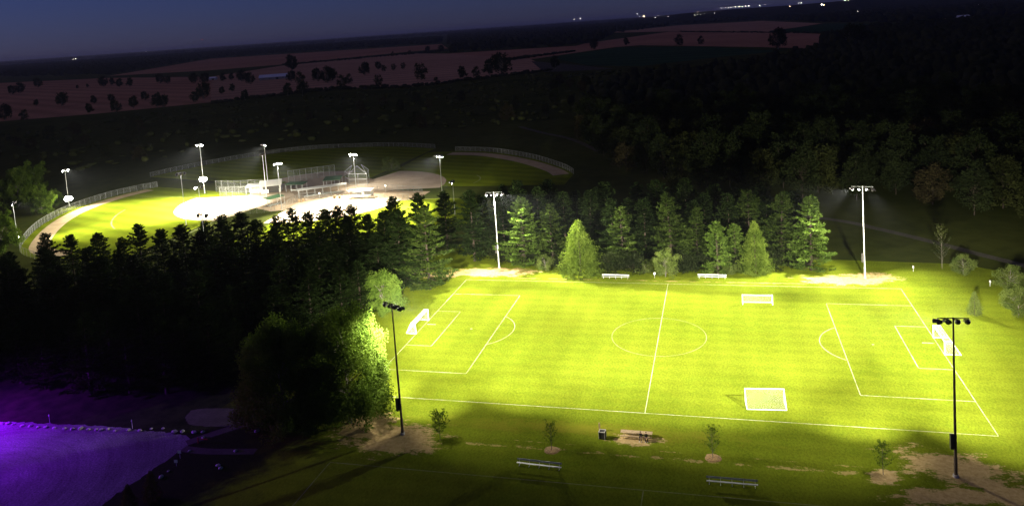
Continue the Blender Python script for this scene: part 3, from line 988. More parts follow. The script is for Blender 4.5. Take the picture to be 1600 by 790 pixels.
BIG_ROUND = [make_round(18.0, 5.9, 8.8, 41, M['willow'], 76000, 0.25, 420, 0.3, low=0.0, open_=0.6, skirt=0.6, clump=3.9), make_round(17.6, 6.2, 8.6, 42, M['willow'], 60000, 0.27, 360, 0.3, low=0.0, open_=0.6, skirt=0.6, clump=3.9)]
ROUND_MID = make_round(10.5, 3.9, 5.1, 43, M['maple'], 20000, 0.24, 150, 0.2, low=0.0, skirt=0.4, clump=3.2)
SHRUB_TREE = make_round(6.5, 3.6, 3.1, 44, M['shrub'], 7000, 0.19, 80, 0.12, low=0.0, open_=0.25)
BUSH = make_round(4.4, 2.6, 2.15, 45, M['shrub'], 5200, 0.16, 60, 0.08, low=0.0)
WOODS = [make_round(16, 5.4, 7.6, 51, M['wood_leaf'], 4600, 0.56, 80, 0.25, 'bark', low=0.02, skirt=0.3), make_round(18, 5.2, 8.4, 52, M['wood_leaf_dark'], 4600, 0.6, 75, 0.25, 'bark', low=0.02, skirt=0.3),
         make_round(14, 5.8, 6.6, 53, M['bud'], 3800, 0.52, 80, 0.25, 'bark', low=0.03, skirt=0.3), make_round(17, 4.8, 8.0, 54, M['wood_leaf'], 4200, 0.54, 70, 0.25, 'bark', low=0.02, skirt=0.3)]
EDGE_TREE = [make_round(16, 5.8, 7.6, 61, M['maple'], 16000, 0.40, 120, 0.3, low=0.0, skirt=0.4), make_round(14, 5.2, 6.6, 62, M['maple'], 14000, 0.38, 100, 0.26, low=0.0, skirt=0.4)]
FIELD_TREE = [make_round(15, 6.0, 6.6, 71, M['wood_leaf_dark'], 1500, 1.0, 50, 0.4), make_round(14, 4.0, 6.2, 72, M['wood_leaf_dark'], 1300, 0.95, 40, 0.4), make_round(13, 5.0, 5.4, 73, M['wood_leaf'], 900, 0.9, 44, 0.4)]
SAPLING = [make_sapling(4.5, 81, M['maple'], 900, 1.75, 0.17), make_sapling(4.4, 82, M['maple'], 520, 1.35, 0.13), make_sapling(5.0, 83, M['maple'], 620, 1.35, 0.13), make_sapling(4.7, 84, M['maple'], 620, 1.35, 0.14)]

# --- pines and cedars lit by the pitch lights (far touchline)
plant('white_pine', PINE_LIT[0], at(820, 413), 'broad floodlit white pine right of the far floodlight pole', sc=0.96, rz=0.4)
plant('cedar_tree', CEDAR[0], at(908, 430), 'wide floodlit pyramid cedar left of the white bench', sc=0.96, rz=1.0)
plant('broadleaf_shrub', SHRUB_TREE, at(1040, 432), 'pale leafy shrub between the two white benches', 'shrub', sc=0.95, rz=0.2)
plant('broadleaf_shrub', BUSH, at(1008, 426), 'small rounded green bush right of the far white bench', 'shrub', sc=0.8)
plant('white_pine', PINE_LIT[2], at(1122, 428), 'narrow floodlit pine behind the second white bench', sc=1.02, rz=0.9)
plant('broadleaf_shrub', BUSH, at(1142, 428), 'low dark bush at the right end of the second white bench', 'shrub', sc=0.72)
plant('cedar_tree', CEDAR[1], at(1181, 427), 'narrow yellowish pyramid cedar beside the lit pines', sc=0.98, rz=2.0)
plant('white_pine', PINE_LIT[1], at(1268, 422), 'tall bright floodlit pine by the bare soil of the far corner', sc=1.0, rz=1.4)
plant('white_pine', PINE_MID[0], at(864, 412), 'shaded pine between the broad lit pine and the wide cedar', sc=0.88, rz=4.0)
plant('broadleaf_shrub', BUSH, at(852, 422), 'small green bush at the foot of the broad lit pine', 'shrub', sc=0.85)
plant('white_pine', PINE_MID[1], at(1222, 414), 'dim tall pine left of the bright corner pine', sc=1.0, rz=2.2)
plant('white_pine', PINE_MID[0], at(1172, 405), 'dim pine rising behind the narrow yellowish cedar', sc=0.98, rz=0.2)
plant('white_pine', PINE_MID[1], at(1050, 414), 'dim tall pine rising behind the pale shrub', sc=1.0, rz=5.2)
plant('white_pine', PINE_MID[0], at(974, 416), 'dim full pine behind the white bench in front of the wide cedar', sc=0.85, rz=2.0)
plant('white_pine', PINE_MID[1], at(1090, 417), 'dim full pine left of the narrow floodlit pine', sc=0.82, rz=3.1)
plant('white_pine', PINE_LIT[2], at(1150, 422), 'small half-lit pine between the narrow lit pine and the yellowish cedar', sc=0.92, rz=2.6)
plant('white_pine', PINE_DARK[3], at(742, 408), 'dark open pine left of the far floodlight pole', sc=1.08, rz=1.0)
plant('white_pine', PINE_MID[0], at(672, 452), 'large pine at the corner of the grove with its right side floodlit', sc=1.12, rz=3.0)
plant('white_pine', PINE_DARK[2], at(628, 452), 'tall dark pine just left of the side-lit corner pine', sc=1.1, rz=0.6)
plant('white_pine', PINE_DARK[0], at(700, 392), 'dark pine behind the side-lit corner pine', sc=0.95, rz=0.9)
for k, (x, y, j, s_) in enumerate(sorted([(758, 392, 1, 0.95), (790, 396, 2, 1.0), (815, 388, 0, 1.0), (845, 398, 3, 1.0), (885, 396, 1, 1.05), (925, 404, 2, 1.0), (960, 412, 0, 0.95), (985, 404, 3, 1.0), (1010, 410, 1, 1.0),
                                   (1085, 410, 0, 0.95), (1105, 402, 2, 1.0), (1142, 408, 3, 1.0), (1200, 400, 1, 1.0), (1245, 402, 2, 0.98), (905, 382, 3, 1.0), (950, 388, 1, 1.0), (1030, 392, 2, 1.0), (1075, 390, 3, 1.0),
                                   (860, 376, 2, 1.0), (1000, 380, 0, 1.0), (1120, 386, 1, 1.0), (1190, 384, 0, 1.0), (790, 378, 3, 0.9), (935, 372, 0, 0.95), (1060, 374, 1, 0.95), (1150, 372, 2, 0.9), (1230, 384, 3, 0.9)])):
    plant('white_pine', PINE_DARK[j], at(x, y), 'unlit pine in the belt behind the floodlit trees, %s from the left' % ordinal(k + 1), 'tree', 'dark pine belt behind the far touchline', s_ * random.uniform(0.82, 1.08))

UNDER = make_round(4.0, 2.8, 2.1, 46, M['wood_leaf_dark'], 2600, 0.26, 50, 0.08, 'bark', low=0.0, clump=3.0)
for k, (x, y) in enumerate([(778, 404), (800, 410), (835, 412), (880, 420), (948, 424), (968, 420), (990, 424), (1062, 424), (1078, 422), (1100, 420), (1158, 420), (1205, 418), (1235, 414), (1248, 416)]):
    plant('understory_bush', UNDER, at(x, y), 'dark bush under the far trees, %s from the left' % ordinal(k + 1), 'bush', 'understory bushes of the far tree belt', random.uniform(0.75, 1.25))

# --- the dark grove on the left
tops = [(70, 365, 15.5), (108, 366, 14.5), (155, 364, 15), (188, 372, 14), (215, 350, 16.5), (250, 358, 16), (285, 352, 16.5), (318, 346, 17), (345, 336, 18), (375, 331, 18), (402, 344, 17), (430, 338, 17.5),
        (455, 326, 18), (480, 330, 17.5), (505, 327, 18), (526, 323, 18), (548, 321, 18), (572, 334, 17), (596, 330, 18), (612, 309, 19.5), (652, 303, 19)]
grove_lbl = ['dark pine on the grove edge with its top cut out against the lit ball field', 'dark pine standing inside the black grove left of the pitch']
used = []
for k, (x, y, h) in enumerate(tops):
    p = at(x, y, h)
    used.append(p[:2])
    plant('white_pine', PINE_DARK[k % 4], (p[0], p[1], 0), 'dark pine topping the grove skyline against the ball field, %s from the left' % ordinal(k + 1), 'tree', 'pines silhouetted against the ball field', h / 18.0)
grove = [(-158, 4), (-120, 20), (-97, 27), (-70, 40), (-64, 22), (-65, -4), (-66, -26), (-90, -38), (-117, -40), (-150, -36), (-165, -15)]
rg2 = random.Random(5)
for p in scatter(grove, 95, 6.0, rnd=rg2):
    if any((p[0] - q[0]) ** 2 + (p[1] - q[1]) ** 2 < 20 for q in used):
        continue
    h = rg2.uniform(9.5, 16.5)
    plant('white_pine', PINE_DARK[rg2.randrange(4)], p, grove_lbl[1], 'tree', 'pines inside the dark grove', h / 18.0)
plant('round_tree', BIG_ROUND[0], at(548, 660), 'big round leafy tree with its right flank lit, beside the near floodlight', sc=1.0, rz=0.5)
plant('round_tree', BIG_ROUND[1], at(446, 668), 'big round leafy tree in shadow at the corner of the grove', sc=0.98, rz=2.5)
plant('round_tree', ROUND_MID, at(600, 490), 'smaller round tree half lit at the grove edge behind the floodlight', sc=0.95, rz=1.0)
plant('spruce_tree', SMALL_SPRUCE, at(239, 782), 'small dark spruce at the car park edge, the taller of two', sc=0.92)
plant('spruce_tree', SMALL_SPRUCE, at(204, 806), 'small dark spruce at the car park edge, cut by the bottom of the picture', sc=0.95)

# --- saplings with mulch rings along the near touchline
sap_lbl = ['leafy sapling beside the near floodlight with bare soil around it', 'thin young tree left of the picnic table', 'thin young tree right of the picnic table', 'young tree in bare soil left of the right floodlight']
for k, (x, y) in enumerate([(688, 686), (862, 703), (1114, 715), (1380, 741)]):
    plant('sapling', SAPLING[k], at(x, y), sap_lbl[k], 'sapling', sc=1.0, rz=0.3 + k)
    if k in (1, 2):
        mb = MB()
        n = 22
        q = [(1.15 * (1 + 0.08 * math.sin(3 * t + k) + random.uniform(-.04, .04)) * math.cos(t), 1.15 * (1 + 0.07 * math.cos(2 * t) + random.uniform(-.04, .04)) * math.sin(t)) for t in np.linspace(0, 2 * pi, n, endpoint=False)]
        v = [(a, b, 0.014) for a, b in q] + [(a * 0.75, b * 0.75, 0.08) for a, b in q] + [(a * 0.15, b * 0.15, 0.10) for a, b in q]
        f = [(r * n + i, r * n + (i + 1) % n, (r + 1) * n + (i + 1) % n, (r + 1) * n + i) for r in range(2) for i in range(n)] + [tuple(range(2 * n, 3 * n))]
        o = mb.add(v, f).build('mulch_ring', M['mulch'], None, at(x, y))
        tag(o, ['', 'round bed of mulch under the thin tree left of the picnic table', 'round bed of mulch under the thin tree right of the picnic table'][k], 'mulch bed')
plant('spruce_tree', SMALL_SPRUCE, at(1523, 492), 'small lone spruce casting a shadow beyond the right goal', sc=1.0, rz=1.0)
plant('broadleaf_shrub', SHRUB_TREE, at(1592, 492), 'large pale shrub at the right edge of the lit grass', 'shrub', sc=0.85)
plant('broadleaf_shrub', BUSH, at(1578, 452), 'dim bush behind the large shrub at the right edge', 'shrub', sc=1.1)
plant('broadleaf_shrub', BUSH, at(1505, 428), 'low dark shrub between the two small white posts', 'shrub', sc=0.95)
plant('young_tree', make_sapling(11, 91, M['wood_leaf'], 900, 2.2, 0.22), at(1472, 420), 'slender tall dim tree in front of the woodland path', sc=1.0)

# --- trees lit by the ball field at the left edge
for x, y, j, s_, lb in [(66, 334, 0, 0.72, 'leafy tree lit from the ball field above the curved fence'), (4, 396, 1, 0.95, 'green lit tree at the left edge beside the low lamp'),
                        (30, 322, 0, 1.0, 'dim tree behind the lit leafy trees at the left edge'), (52, 310, 1, 1.15, 'taller dim tree behind the tree lit by the ball field'), (-25, 345, 0, 1.0, 'dim tree cut by the left edge of the picture'), (88, 322, 1, 0.5, 'small dim tree beside the fence floodlight')]:
    plant('round_tree', EDGE_TREE[j], at(x, y), lb, 'tree', sc=s_)
plant('broadleaf_shrub', BUSH, at(613, 268), 'dark bush on the infield edge of the unlit diamond', 'shrub', sc=1.5)

# --- woods behind the pitch on the right
woods = [at(*p)[:2] for p in [(935, 250), (900, 190), (960, 140), (1180, 110), (1330, 78), (1700, 70), (1750, 250), (1700, 395), (1560, 350), (1400, 318), (1290, 312), (1050, 300)]]
rg3 = random.Random(9)
cand = scatter(woods, 1500, 9.0, 90000, rg3)
cand.sort(key=lambda p: (p[0] - CAM_C[0]) ** 2 + (p[1] - CAM_C[1]) ** 2)
wlab = ['unlit woodland tree with pale spring leaves behind the pitch', 'dark woodland tree behind the pitch', 'reddish budding woodland tree behind the pitch', 'slim unlit woodland tree with pale spring leaves']
near = cand[:290]
for p in near:
    j = rg3.choice([0, 0, 1, 1, 1, 2, 3])
    plant('woodland_tree', WOODS[j], p, wlab[j], 'tree', 'woods behind the pitch', rg3.uniform(0.72, 1.12))


def crowns_mesh(name, pts, mat, r0, r1, h0, h1, seed):
    """Many small uneven canopies in one mesh: a far wood that reads as one mass."""
    rg = np.random.default_rng(seed)
    t = (1 + 5 ** 0.5) / 2
    ico = unit(np.array([(-1, t, 0), (1, t, 0), (-1, -t, 0), (1, -t, 0), (0, -1, t), (0, 1, t), (0, -1, -t), (0, 1, -t), (t, 0, -1), (t, 0, 1), (-t, 0, -1), (-t, 0, 1)], float))
    fc = np.array([(0, 11, 5), (0, 5, 1), (0, 1, 7), (0, 7, 10), (0, 10, 11), (1, 5, 9), (5, 11, 4), (11, 10, 2), (10, 7, 6), (7, 1, 8), (3, 9, 4), (3, 4, 2), (3, 2, 6), (3, 6, 8), (3, 8, 9), (4, 9, 5), (2, 4, 11), (6, 2, 10), (8, 6, 7), (9, 8, 1)])
    n = len(pts)
    P = np.array([(p[0], p[1], 0.0) for p in pts])
    r = rg.uniform(r0, r1, n)
    h = rg.uniform(h0, h1, n)
    ang = rg.uniform(0, 6.28, n)
    V = ico[None] * (1 + rg.uniform(-0.22, 0.22, (n, 12, 1)))
    ca, sa = np.cos(ang)[:, None], np.sin(ang)[:, None]
    X = (V[..., 0] * ca - V[..., 1] * sa) * r[:, None] + P[:, 0:1]
    Y = (V[..., 0] * sa + V[..., 1] * ca) * r[:, None] + P[:, 1:2]
    Z = (V[..., 2] * 0.5 + 0.5) * h[:, None]
    verts = np.stack([X, Y, Z], -1).reshape(-1, 3)
    tris = (fc[None] + (np.arange(n) * 12)[:, None, None]).reshape(-1, 3)
    me = bpy.data.meshes.new(name)
    me.vertices.add(len(verts))
    me.vertices.foreach_set('co', verts.astype(np.float32).ravel())
    m = len(tris)
    me.loops.add(m * 3)
    me.loops.foreach_set('vertex_index', tris.astype(np.int32).ravel())
    me.polygons.add(m)
    me.polygons.foreach_set('loop_start', np.arange(0, m * 3, 3, dtype=np.int32))
    me.materials.append(mat)
    me.update(calc_edges=True)
    return me


def fill(poly_px, n, seed):
    """Random points of a ground polygon given by its corners."""
    P = [at(*p)[:2] for p in poly_px]
    rg = random.Random(seed)
    xs = [p[0] for p in P]
    ys = [p[1] for p in P]
    out = []
    c = 0
    while len(out) < n and c < n * 30:
        c += 1
        p = (rg.uniform(min(xs), max(xs)), rg.uniform(min(ys), max(ys)))
        if inside(p, P):
            out.append(p)
    return out


if cand[290:]:
    o = link('deep_woods', crowns_mesh('deep_woods', cand[290:], M['farwood'], 4, 6.5, 12, 19, 3))
    kind(o, 'stuff', 'dark mass of woods behind the nearer woodland trees')
for nm, lb, poly, n, seed, r in [
        ('far_woods', 'dark wood block between the ploughed fields', [(700, 83), (760, 80), (905, 72), (935, 66), (960, 52), (1050, 41), (1000, 36), (700, 52)], 4200, 1, (7, 12)),
        ('far_woods', 'dark woods beyond the left fields', [(-40, 122), (170, 117), (330, 91), (520, 78), (690, 67), (690, 60), (400, 78), (-40, 108)], 6500, 2, (8, 16)),
        ('far_woods', 'dark woods under the town lights', [(1050, 39), (1190, 31), (1290, 35), (1420, 37), (1640, 20), (1640, 6), (1400, 12), (1200, 22), (1000, 34)], 6500, 3, (8, 15)),
        ('far_woods', 'thin dark tree belt along the horizon', [(-60, 106), (400, 76), (700, 54), (1000, 33), (1300, 12), (1700, -14), (1700, -20), (1300, 8.5), (700, 50), (-60, 101.5)], 6000, 4, (25, 60)),
        ('far_woods', 'dark tree belt between fields at upper right', [(1280, 72), (1340, 58), (1440, 48), (1640, 36), (1700, 70), (1400, 78)], 2600, 5, (5, 9))]:
    o = link(nm, crowns_mesh(nm, fill(poly, n, seed), M['farwood'], r[0], r[1], 12, 24 if seed != 4 else 34, seed))
    kind(o, 'stuff', lb)
# scrub on the meadow between ball fields and farmland
sc_pts = fill([(-40, 215), (330, 166), (640, 142), (860, 114), (960, 112), (1180, 95), (960, 140), (900, 185), (800, 195), (500, 222), (300, 250), (200, 280), (120, 270), (-40, 300)], 620, 12)
sc_pts = [p for p in sc_pts if not (p[0] > -300 and p[1] < 275)]
o = link('meadow_scrub', crowns_mesh('meadow_scrub', sc_pts, M['scrub'], 1.0, 3.6, 1.0, 4.2, 6))
kind(o, 'stuff', 'low dark scrub over the meadow beyond the ball fields')
mt = fill([(-40, 225), (330, 190), (640, 160), (860, 130), (960, 125), (900, 185), (800, 195), (500, 215), (300, 235), (200, 255), (-40, 280)], 46, 14)
for p in mt:
    j = rg3.choice([0, 2, 2, 3])
    plant('meadow_tree', WOODS[j], p, ['pale green tree in the dim meadow beyond the outfield', '', 'reddish bare-looking tree in the dim meadow beyond the outfield', 'slim pale tree in the dim meadow beyond the outfield'][j], 'tree', 'trees on the dim meadow', rg3.uniform(0.45, 0.8))

# --- field trees, each where it stands
ft = [(20, 148, 1.1, 0), (32, 146, 1.3, 0), (60, 137, 1.3, 0), (97, 166, 1.15, 0), (57, 166, 0.6, 1), (121, 139, 0.5, 1), (137, 137, 0.5, 1), (162, 136, 1.3, 0), (176, 134, 1.0, 1), (187, 137, 1.1, 1), (203, 136, 1.1, 1),
      (147, 163, 0.75, 1), (140, 178, 0.75, 1), (175, 160, 0.7, 0), (182, 176, 0.85, 0), (209, 170, 0.95, 1), (227, 157, 0.75, 0), (246, 169, 1.1, 1), (255, 168, 0.9, 0), (8, 188, 1.1, 0), (38, 188, 0.8, 2),
      (251, 131, 1.2, 0), (262, 131, 0.9, 0), (318, 155, 1.3, 0), (305, 160, 0.8, 0), (303, 131, 1.2, 0), (320, 131, 1.2, 0), (349, 128, 1.0, 1), (362, 126, 0.9, 1), (378, 128, 1.3, 0), (391, 132, 1.2, 0), (347, 148, 0.7, 1), (363, 144, 0.75, 1), (383, 157, 0.8, 1),
      (457, 112, 1.7, 1), (455, 128, 1.1, 0), (470, 132, 1.3, 2), (497, 128, 1.3, 0), (512, 130, 1.5, 0), (520, 126, 1.2, 0), (535, 138, 1.2, 2), (545, 132, 1.0, 2), (450, 150, 1.0, 1), (473, 150, 1.05, 0),
      (570, 118, 1.0, 0), (592, 135, 1.0, 2), (658, 126, 1.6, 2), (681, 128, 0.4, 0), (723, 124, 1.1, 1), (744, 121, 1.0, 2), (765, 119, 1.1, 1), (785, 118, 1.4, 0), (592, 109, 0.7, 0), (868, 108, 0.9, 1),
      (928, 78, 1.0, 0), (979, 72, 0.9, 1), (1062, 72, 1.2, 2), (1095, 70, 0.9, 2), (1216, 77, 1.5, 0), (1328, 78, 1.6, 0), (1345, 76, 1.5, 0), (614, 88, 0.7, 2), (640, 86, 0.7, 2), (668, 82, 0.9, 0), (690, 82, 1.0, 0), (600, 112, 0.6, 2), (615, 110, 0.6, 2), (630, 108, 0.6, 2)]
ft.sort()
zones = {}
for x, y, s_, j in ft:
    p = at(x, y)
    lab = 'dark tree dotted on the brown fields at the far left' if x < 270 else ('dark tree of the farmyard shelter belt' if x < 560 else ('dark tree standing in the brown fields right of the farmyard' if x < 900 else 'lone dark tree by the crop and ploughed fields'))
    zones[lab] = zones.get(lab, 0) + 1
    lab += ', %s from the left' % ordinal(zones[lab])
    plant('field_tree', FIELD_TREE[j], p, lab, 'tree', 'trees on the far farmland', s_ * (1.0 if y > 120 else 1.35))

hedge_rows = [[(440, 101), (700, 78), (700, 80.5), (440, 103)], [(860, 109), (640, 136), (520, 138), (330, 161), (330, 163), (520, 141), (640, 138), (862, 111)], [(780, 94), (900, 80), (900, 81), (790, 96)], [(1060, 49.6), (1300, 52), (1300, 53), (1060, 50.6)]]
for k, h in enumerate(hedge_rows):
    o = link('hedgerow', crowns_mesh('hedgerow', fill(h, 260, 60 + k), M['farwood'], 2.0, 4.0, 2.0, 4.5, 70 + k))
    kind(o, 'stuff')
    tag(o, ['dark hedgerow behind the farmyard', 'dark hedgerow between meadow and brown fields', 'dark hedgerow ending at the crop field', 'thin dark hedge line below the strip field'][k], 'hedge')

# low ridge under the town lights
hv, hf = [], []
hx = np.linspace(0, 1, 60)
rid = [at(900 + 1000 * t, 30 - 13.9 * 5 * t + 14.5)[:2] for t in hx]
NR = 60
for i, t in enumerate(hx):
    ang = math.atan2(*(np.array((CAM_D[0], CAM_D[1])) + np.array((CAM_R[0], CAM_R[1])) * ((900 + 1000 * t) - CAM_CX) / CAM_F))
    for j, (d, z) in enumerate(((4300, -1.0), (5200, 0.35), (6400, 0.9), (8000, 1.0), (12000, 0.9))):
        zz = z if z < 0 else z * (34 + 44 * min(1, t * 2.2) + 5 * math.sin(9 * t) + 3 * math.sin(23 * t + j)) * min(1.0, t * 6)
        hv.append((CAM_C[0] + math.sin(ang) * d, CAM_C[1] + math.cos(ang) * d, zz))
for i in range(NR - 1):
    for j in range(4):
        hf.append((i * 5 + j, (i + 1) * 5 + j, (i + 1) * 5 + j + 1, i * 5 + j + 1))
hm = mesh('hills', hv, hf, M['farwood'])
if hm.polygons[0].normal.z < 0:
    hm.flip_normals()
kind(link('hills', hm), 'structure', 'low dark ridge under the town lights')

# ------------------------------------------------------------------ farm buildings
def barn(name, label, c, size, rz, roofmat, wallmat=None, eave=4.0, ridge=4.5):
    t = thing(name, label, 'building', (c[0], c[1], 0), rz)
    L, W = size
    MB().box((0, 0, eave / 2), (L, W, eave)).build('wall', wallmat or M['barnwall'], t)
    a, b, o = L / 2 + 0.6, W / 2 + 0.8, 0.25
    v = [(-a, -b, eave + 0.01), (a, -b, eave + 0.01), (a, 0, eave + ridge), (-a, 0, eave + ridge), (-a, b, eave + 0.01), (a, b, eave + 0.01),
         (-a, -b, eave + o), (a, -b, eave + o), (a, 0, eave + ridge + o), (-a, 0, eave + ridge + o), (-a, b, eave + o), (a, b, eave + o)]
    f = [(6, 7, 8, 9), (9, 8, 11, 10), (1, 0, 3, 2), (2, 3, 4, 5), (0, 1, 7, 6), (5, 4, 10, 11), (0, 6, 9, 3), (3, 9, 10, 4), (1, 2, 8, 7), (2, 5, 11, 8)]
    link('roof', mesh('roof', v, f, roofmat), t)
    for s in (-1, 1):
        g_ = mesh('gable', [(s * L / 2, -W / 2, eave), (s * L / 2, W / 2, eave), (s * L / 2, 0, eave + ridge - 0.3)], [(0, 1, 2)], wallmat or M['barnwall'])
        link('gable', g_, t)
    MB().box((L * 0.15, -W / 2 - 0.05, 1.7), (4.2, 0.12, 3.4)).build('door', M['darkmetal'], t)
    for k in (-0.32, -0.12, 0.36):
        MB().box((L * k, -W / 2 - 0.04, 2.2), (1.4, 0.1, 1.2)).build('window', M['darkmetal'], t)
    return t


barn('farm_barn', 'long low farm building with a pale roof among the trees', at(428, 124), (45, 16), R_(22), M['barnroof'])
barn('farm_shed', 'small white shed left of the long pale-roofed farm building', at(333, 125), (12, 8), R_(10), M['barnroof'], M['block'], 3.0, 2.5)
barn('farm_house', 'small dark farmhouse hidden in trees by the upper right field', at(1500, 30), (40, 20), R_(5), M['barnroof'], M['block'], 5, 4)

# ------------------------------------------------------------------ floodlights
def fixture(t, head, d, lit, r=0.36, visor=True, name='floodlight'):
    """Lamp housing with visor and lens, axis d."""
    d = Vector(d).normalized()
    q = d.to_track_quat('Z', 'Y').to_matrix()
    mb = MB()
    mb.rev([(0.10 * r / .36, -0.55), (0.24 * r / .36, -0.46), (0.34 * r / .36, -0.12), (0.38 * r / .36, 0.0), (0.38 * r / .36, 0.05), (0.33 * r / .36, 0.05)], (0, 0, 0), 12, q)
    up = Vector((0, 0, 1)) - d * d.z
    up.normalize()
    sdv = d.cross(up)
    if visor:
        n = 8
        v = []
        for z, k in ((0.04, 1.04), (0.55, 1.10)):
            for rr in (0.39 * r / .36, 0.41 * r / .36):
                for i in range(n + 1):
                    a = pi * i / n
                    v.append(d * z + up * (rr * k * math.sin(a)) + sdv * (rr * k * math.cos(a)))
        N = n + 1
        f = []
        for i in range(n):
            f += [(i, i + 1, 2 * N + i + 1, 2 * N + i), (N + i + 1, N + i, 3 * N + i, 3 * N + i + 1), (2 * N + i, 2 * N + i + 1, 3 * N + i + 1, 3 * N + i)]
        mb.add(v, f)
    o = mb.build(name, M['darkmetal'], t, head)
    ml = MB()
    ml.rev([(0.31 * r / .36, 0.055), (0.20 * r / .36, 0.10)], (0, 0, 0), 14, q)
    ml.build('lens', M['lens'] if lit else M['lens_off'], o)
    return o


def flood_pole(name, label, base, h, aims, watts, arm=3.9, box=True, face=None, lit=True, r0=0.24, angle=80, low=None, group=None, extra=(), metal='steel', lamp=0.34):
    """Steel pole, cross-arm, lamps aimed at points of the ground; low = (height, aim, watts) lamp part way up."""
    t = thing(name, label, 'floodlight pole', (base[0], base[1], 0), 0, group)
    B = Vector((base[0], base[1], 0))
    mb = MB()
    mb.tube((0, 0, 0.0), (0, 0, 2.6), r0 * 1.25, r0 * 1.2, 12).tube((0, 0, 2.6), (0, 0, h), r0, r0 * 0.52, 12)
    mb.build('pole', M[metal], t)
    MB().tube((0, 0, 0), (0, 0, 0.35), r0 * 2.0, r0 * 1.9, 12).build('footing', M['concrete'], t)
    fx = face if face is not None else math.atan2(sum(a[1] for a in aims) / len(aims) - base[1], sum(a[0] for a in aims) / len(aims) - base[0])
    ax = Vector((-math.sin(fx), math.cos(fx), 0))
    fr = Vector((math.cos(fx), math.sin(fx), 0))
    zt = h - 0.12
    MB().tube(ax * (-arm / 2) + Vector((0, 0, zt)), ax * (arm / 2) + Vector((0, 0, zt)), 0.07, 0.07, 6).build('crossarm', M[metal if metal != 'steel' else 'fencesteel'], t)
    if box:
        b = MB().box((0, 0, 4.9), (0.42, 0.42, 2.0), fx)
        b.build('control_box', M['darkmetal'], t, tuple(-ax * 0.0 + Vector((-0.42, -0.1, 0))))
    n = len(aims)
    for i, a in enumerate(list(aims) + list(extra)):
        i = i % n
        second = a in extra
        s = 0 if n == 1 else (i / (n - 1) - 0.5) * 2
        hd = ax * (s * (arm / 2 - 0.15)) + Vector((0, 0, zt - 0.55)) + fr * 0.12
        d = (Vector((a[0], a[1], a[4] if len(a) > 4 else 0.0)) - (B + hd)).normalized()
        if not second:
            o = fixture(t, hd, d, lit, lamp)
            MB().tube((0, 0, 0.15), (0, 0, 0.5), 0.03, 0.03, 5).build('bracket', M['steel'], o)
        if lit and watts:
            ld = bpy.data.lights.new('flood_beam', 'SPOT')
            ld.energy = watts * FLOOD * (a[2] if len(a) > 2 else 1.0)
            ld.color = FLOOD_COLOR
            ld.spot_size = R_(a[3] if len(a) > 3 else angle)
            ld.spot_blend = 1.0
            ld.shadow_soft_size = 0.3
            lo = bpy.data.objects.new('flood_beam', ld)
            COL.objects.link(lo)
            lo.parent = t
            lo.location = hd + d * (1.1 if second else 0.8)
            lo.rotation_euler = d.to_track_quat('-Z', 'Y').to_euler()
    if low:
        lh, la, lw, lr = low
        d = (Vector(la) - (B + Vector((0, 0, lh)))).normalized()
        for sg in (-1, 1):
            hd = Vector((0, 0, lh)) + Vector((-d.y, d.x, 0)).normalized() * (0.55 * sg) + d * 0.3
            fixture(t, hd, d, True, lr, False, 'uplight')
        MB().tube(Vector((-d.y, d.x, 0)).normalized() * -0.8 + Vector((0, 0, lh)), Vector((-d.y, d.x, 0)).normalized() * 0.8 + Vector((0, 0, lh)), 0.05, 0.05, 5).build('uplight_bracket', M['steel'], t)
        if lw:
            ld = bpy.data.lights.new('uplight_beam', 'SPOT')
            ld.energy = lw * FLOOD
            ld.color = FLOOD_COLOR
            ld.spot_size = R_(110)
            ld.spot_blend = 1.0
            ld.shadow_soft_size = 0.4
            lo = bpy.data.objects.new('uplight_beam', ld)
            COL.objects.link(lo)
            lo.parent = t
            lo.location = Vector((0, 0, lh)) + d * 0.9
            lo.rotation_euler = d.to_track_quat('-Z', 'Y').to_euler()
    return t


WS = 255000.0
# (x, y, share, beam angle) of each lamp; those after the fourth share a housing
pitch = [
    ('pale floodlight pole at the far side by the broad lit pine', (-44.0, 39.8), 20.2, 4.4, -pi / 2 + 0.15,
     [(-24, 6, 1.55, 48), (0, 24, 1.19, 72), (18, -6, 1.41, 48), (36, 24, 2.90, 48), (-48, 12, 0.82, 48), (-42, 30, 0.38, 72), (-30, 36, 0.27, 60), (-54, 36, 0.25, 60)]),
    ('pale floodlight pole on the bare soil at the far right', (43.7, 36.5), 21.4, 4.4, -pi / 2 - 0.15,
     [(-30, 0, 1.71, 72), (30, 6, 0.80, 48), (54, 0, 0.59, 48), (54, 18, 0.41, 72), (24, 36, 0.38, 48), (42, 30, 0.33, 72), (54, 36, 0.29, 48), (30, 30, 0.25, 48)]),
    ('dark floodlight pole seen from behind beside the round leafy tree', (-36.8, -41.6), 21.3, 4.0, pi / 2 - 0.45,
     [(18, 18, 2.43, 48), (-12, -12, 1.07, 60), (-36, 36, 2.27, 72), (-54, 36, 2.22, 48), (-54, -18, 1.00, 60), (18, -24, 0.84, 48), (-34, 46, 0.85, 34), (-30, -18, 0.34, 48), (-36, -30, 0.30, 48), (-14, 46, 0.57, 30), (-46, -37.5, 0.16, 84, 8.0)]),
    ('dark floodlight pole seen from behind on bare soil at lower right', (41.4, -41.4), 21.6, 3.8, pi / 2 + 0.1,
     [(48, 36, 1.88, 48), (48, 36, 1.62, 72), (12, 18, 2.46, 48), (-24, 12, 1.85, 72), (-24, -6, 1.47, 48), (48, -12, 0.66, 72), (30, -24, 0.64, 48), (8, 46, 0.95, 30), (34, 46, 0.76, 34), (54, -24, 0.30, 72), (-25, 46, 0.57, 30)]),
]
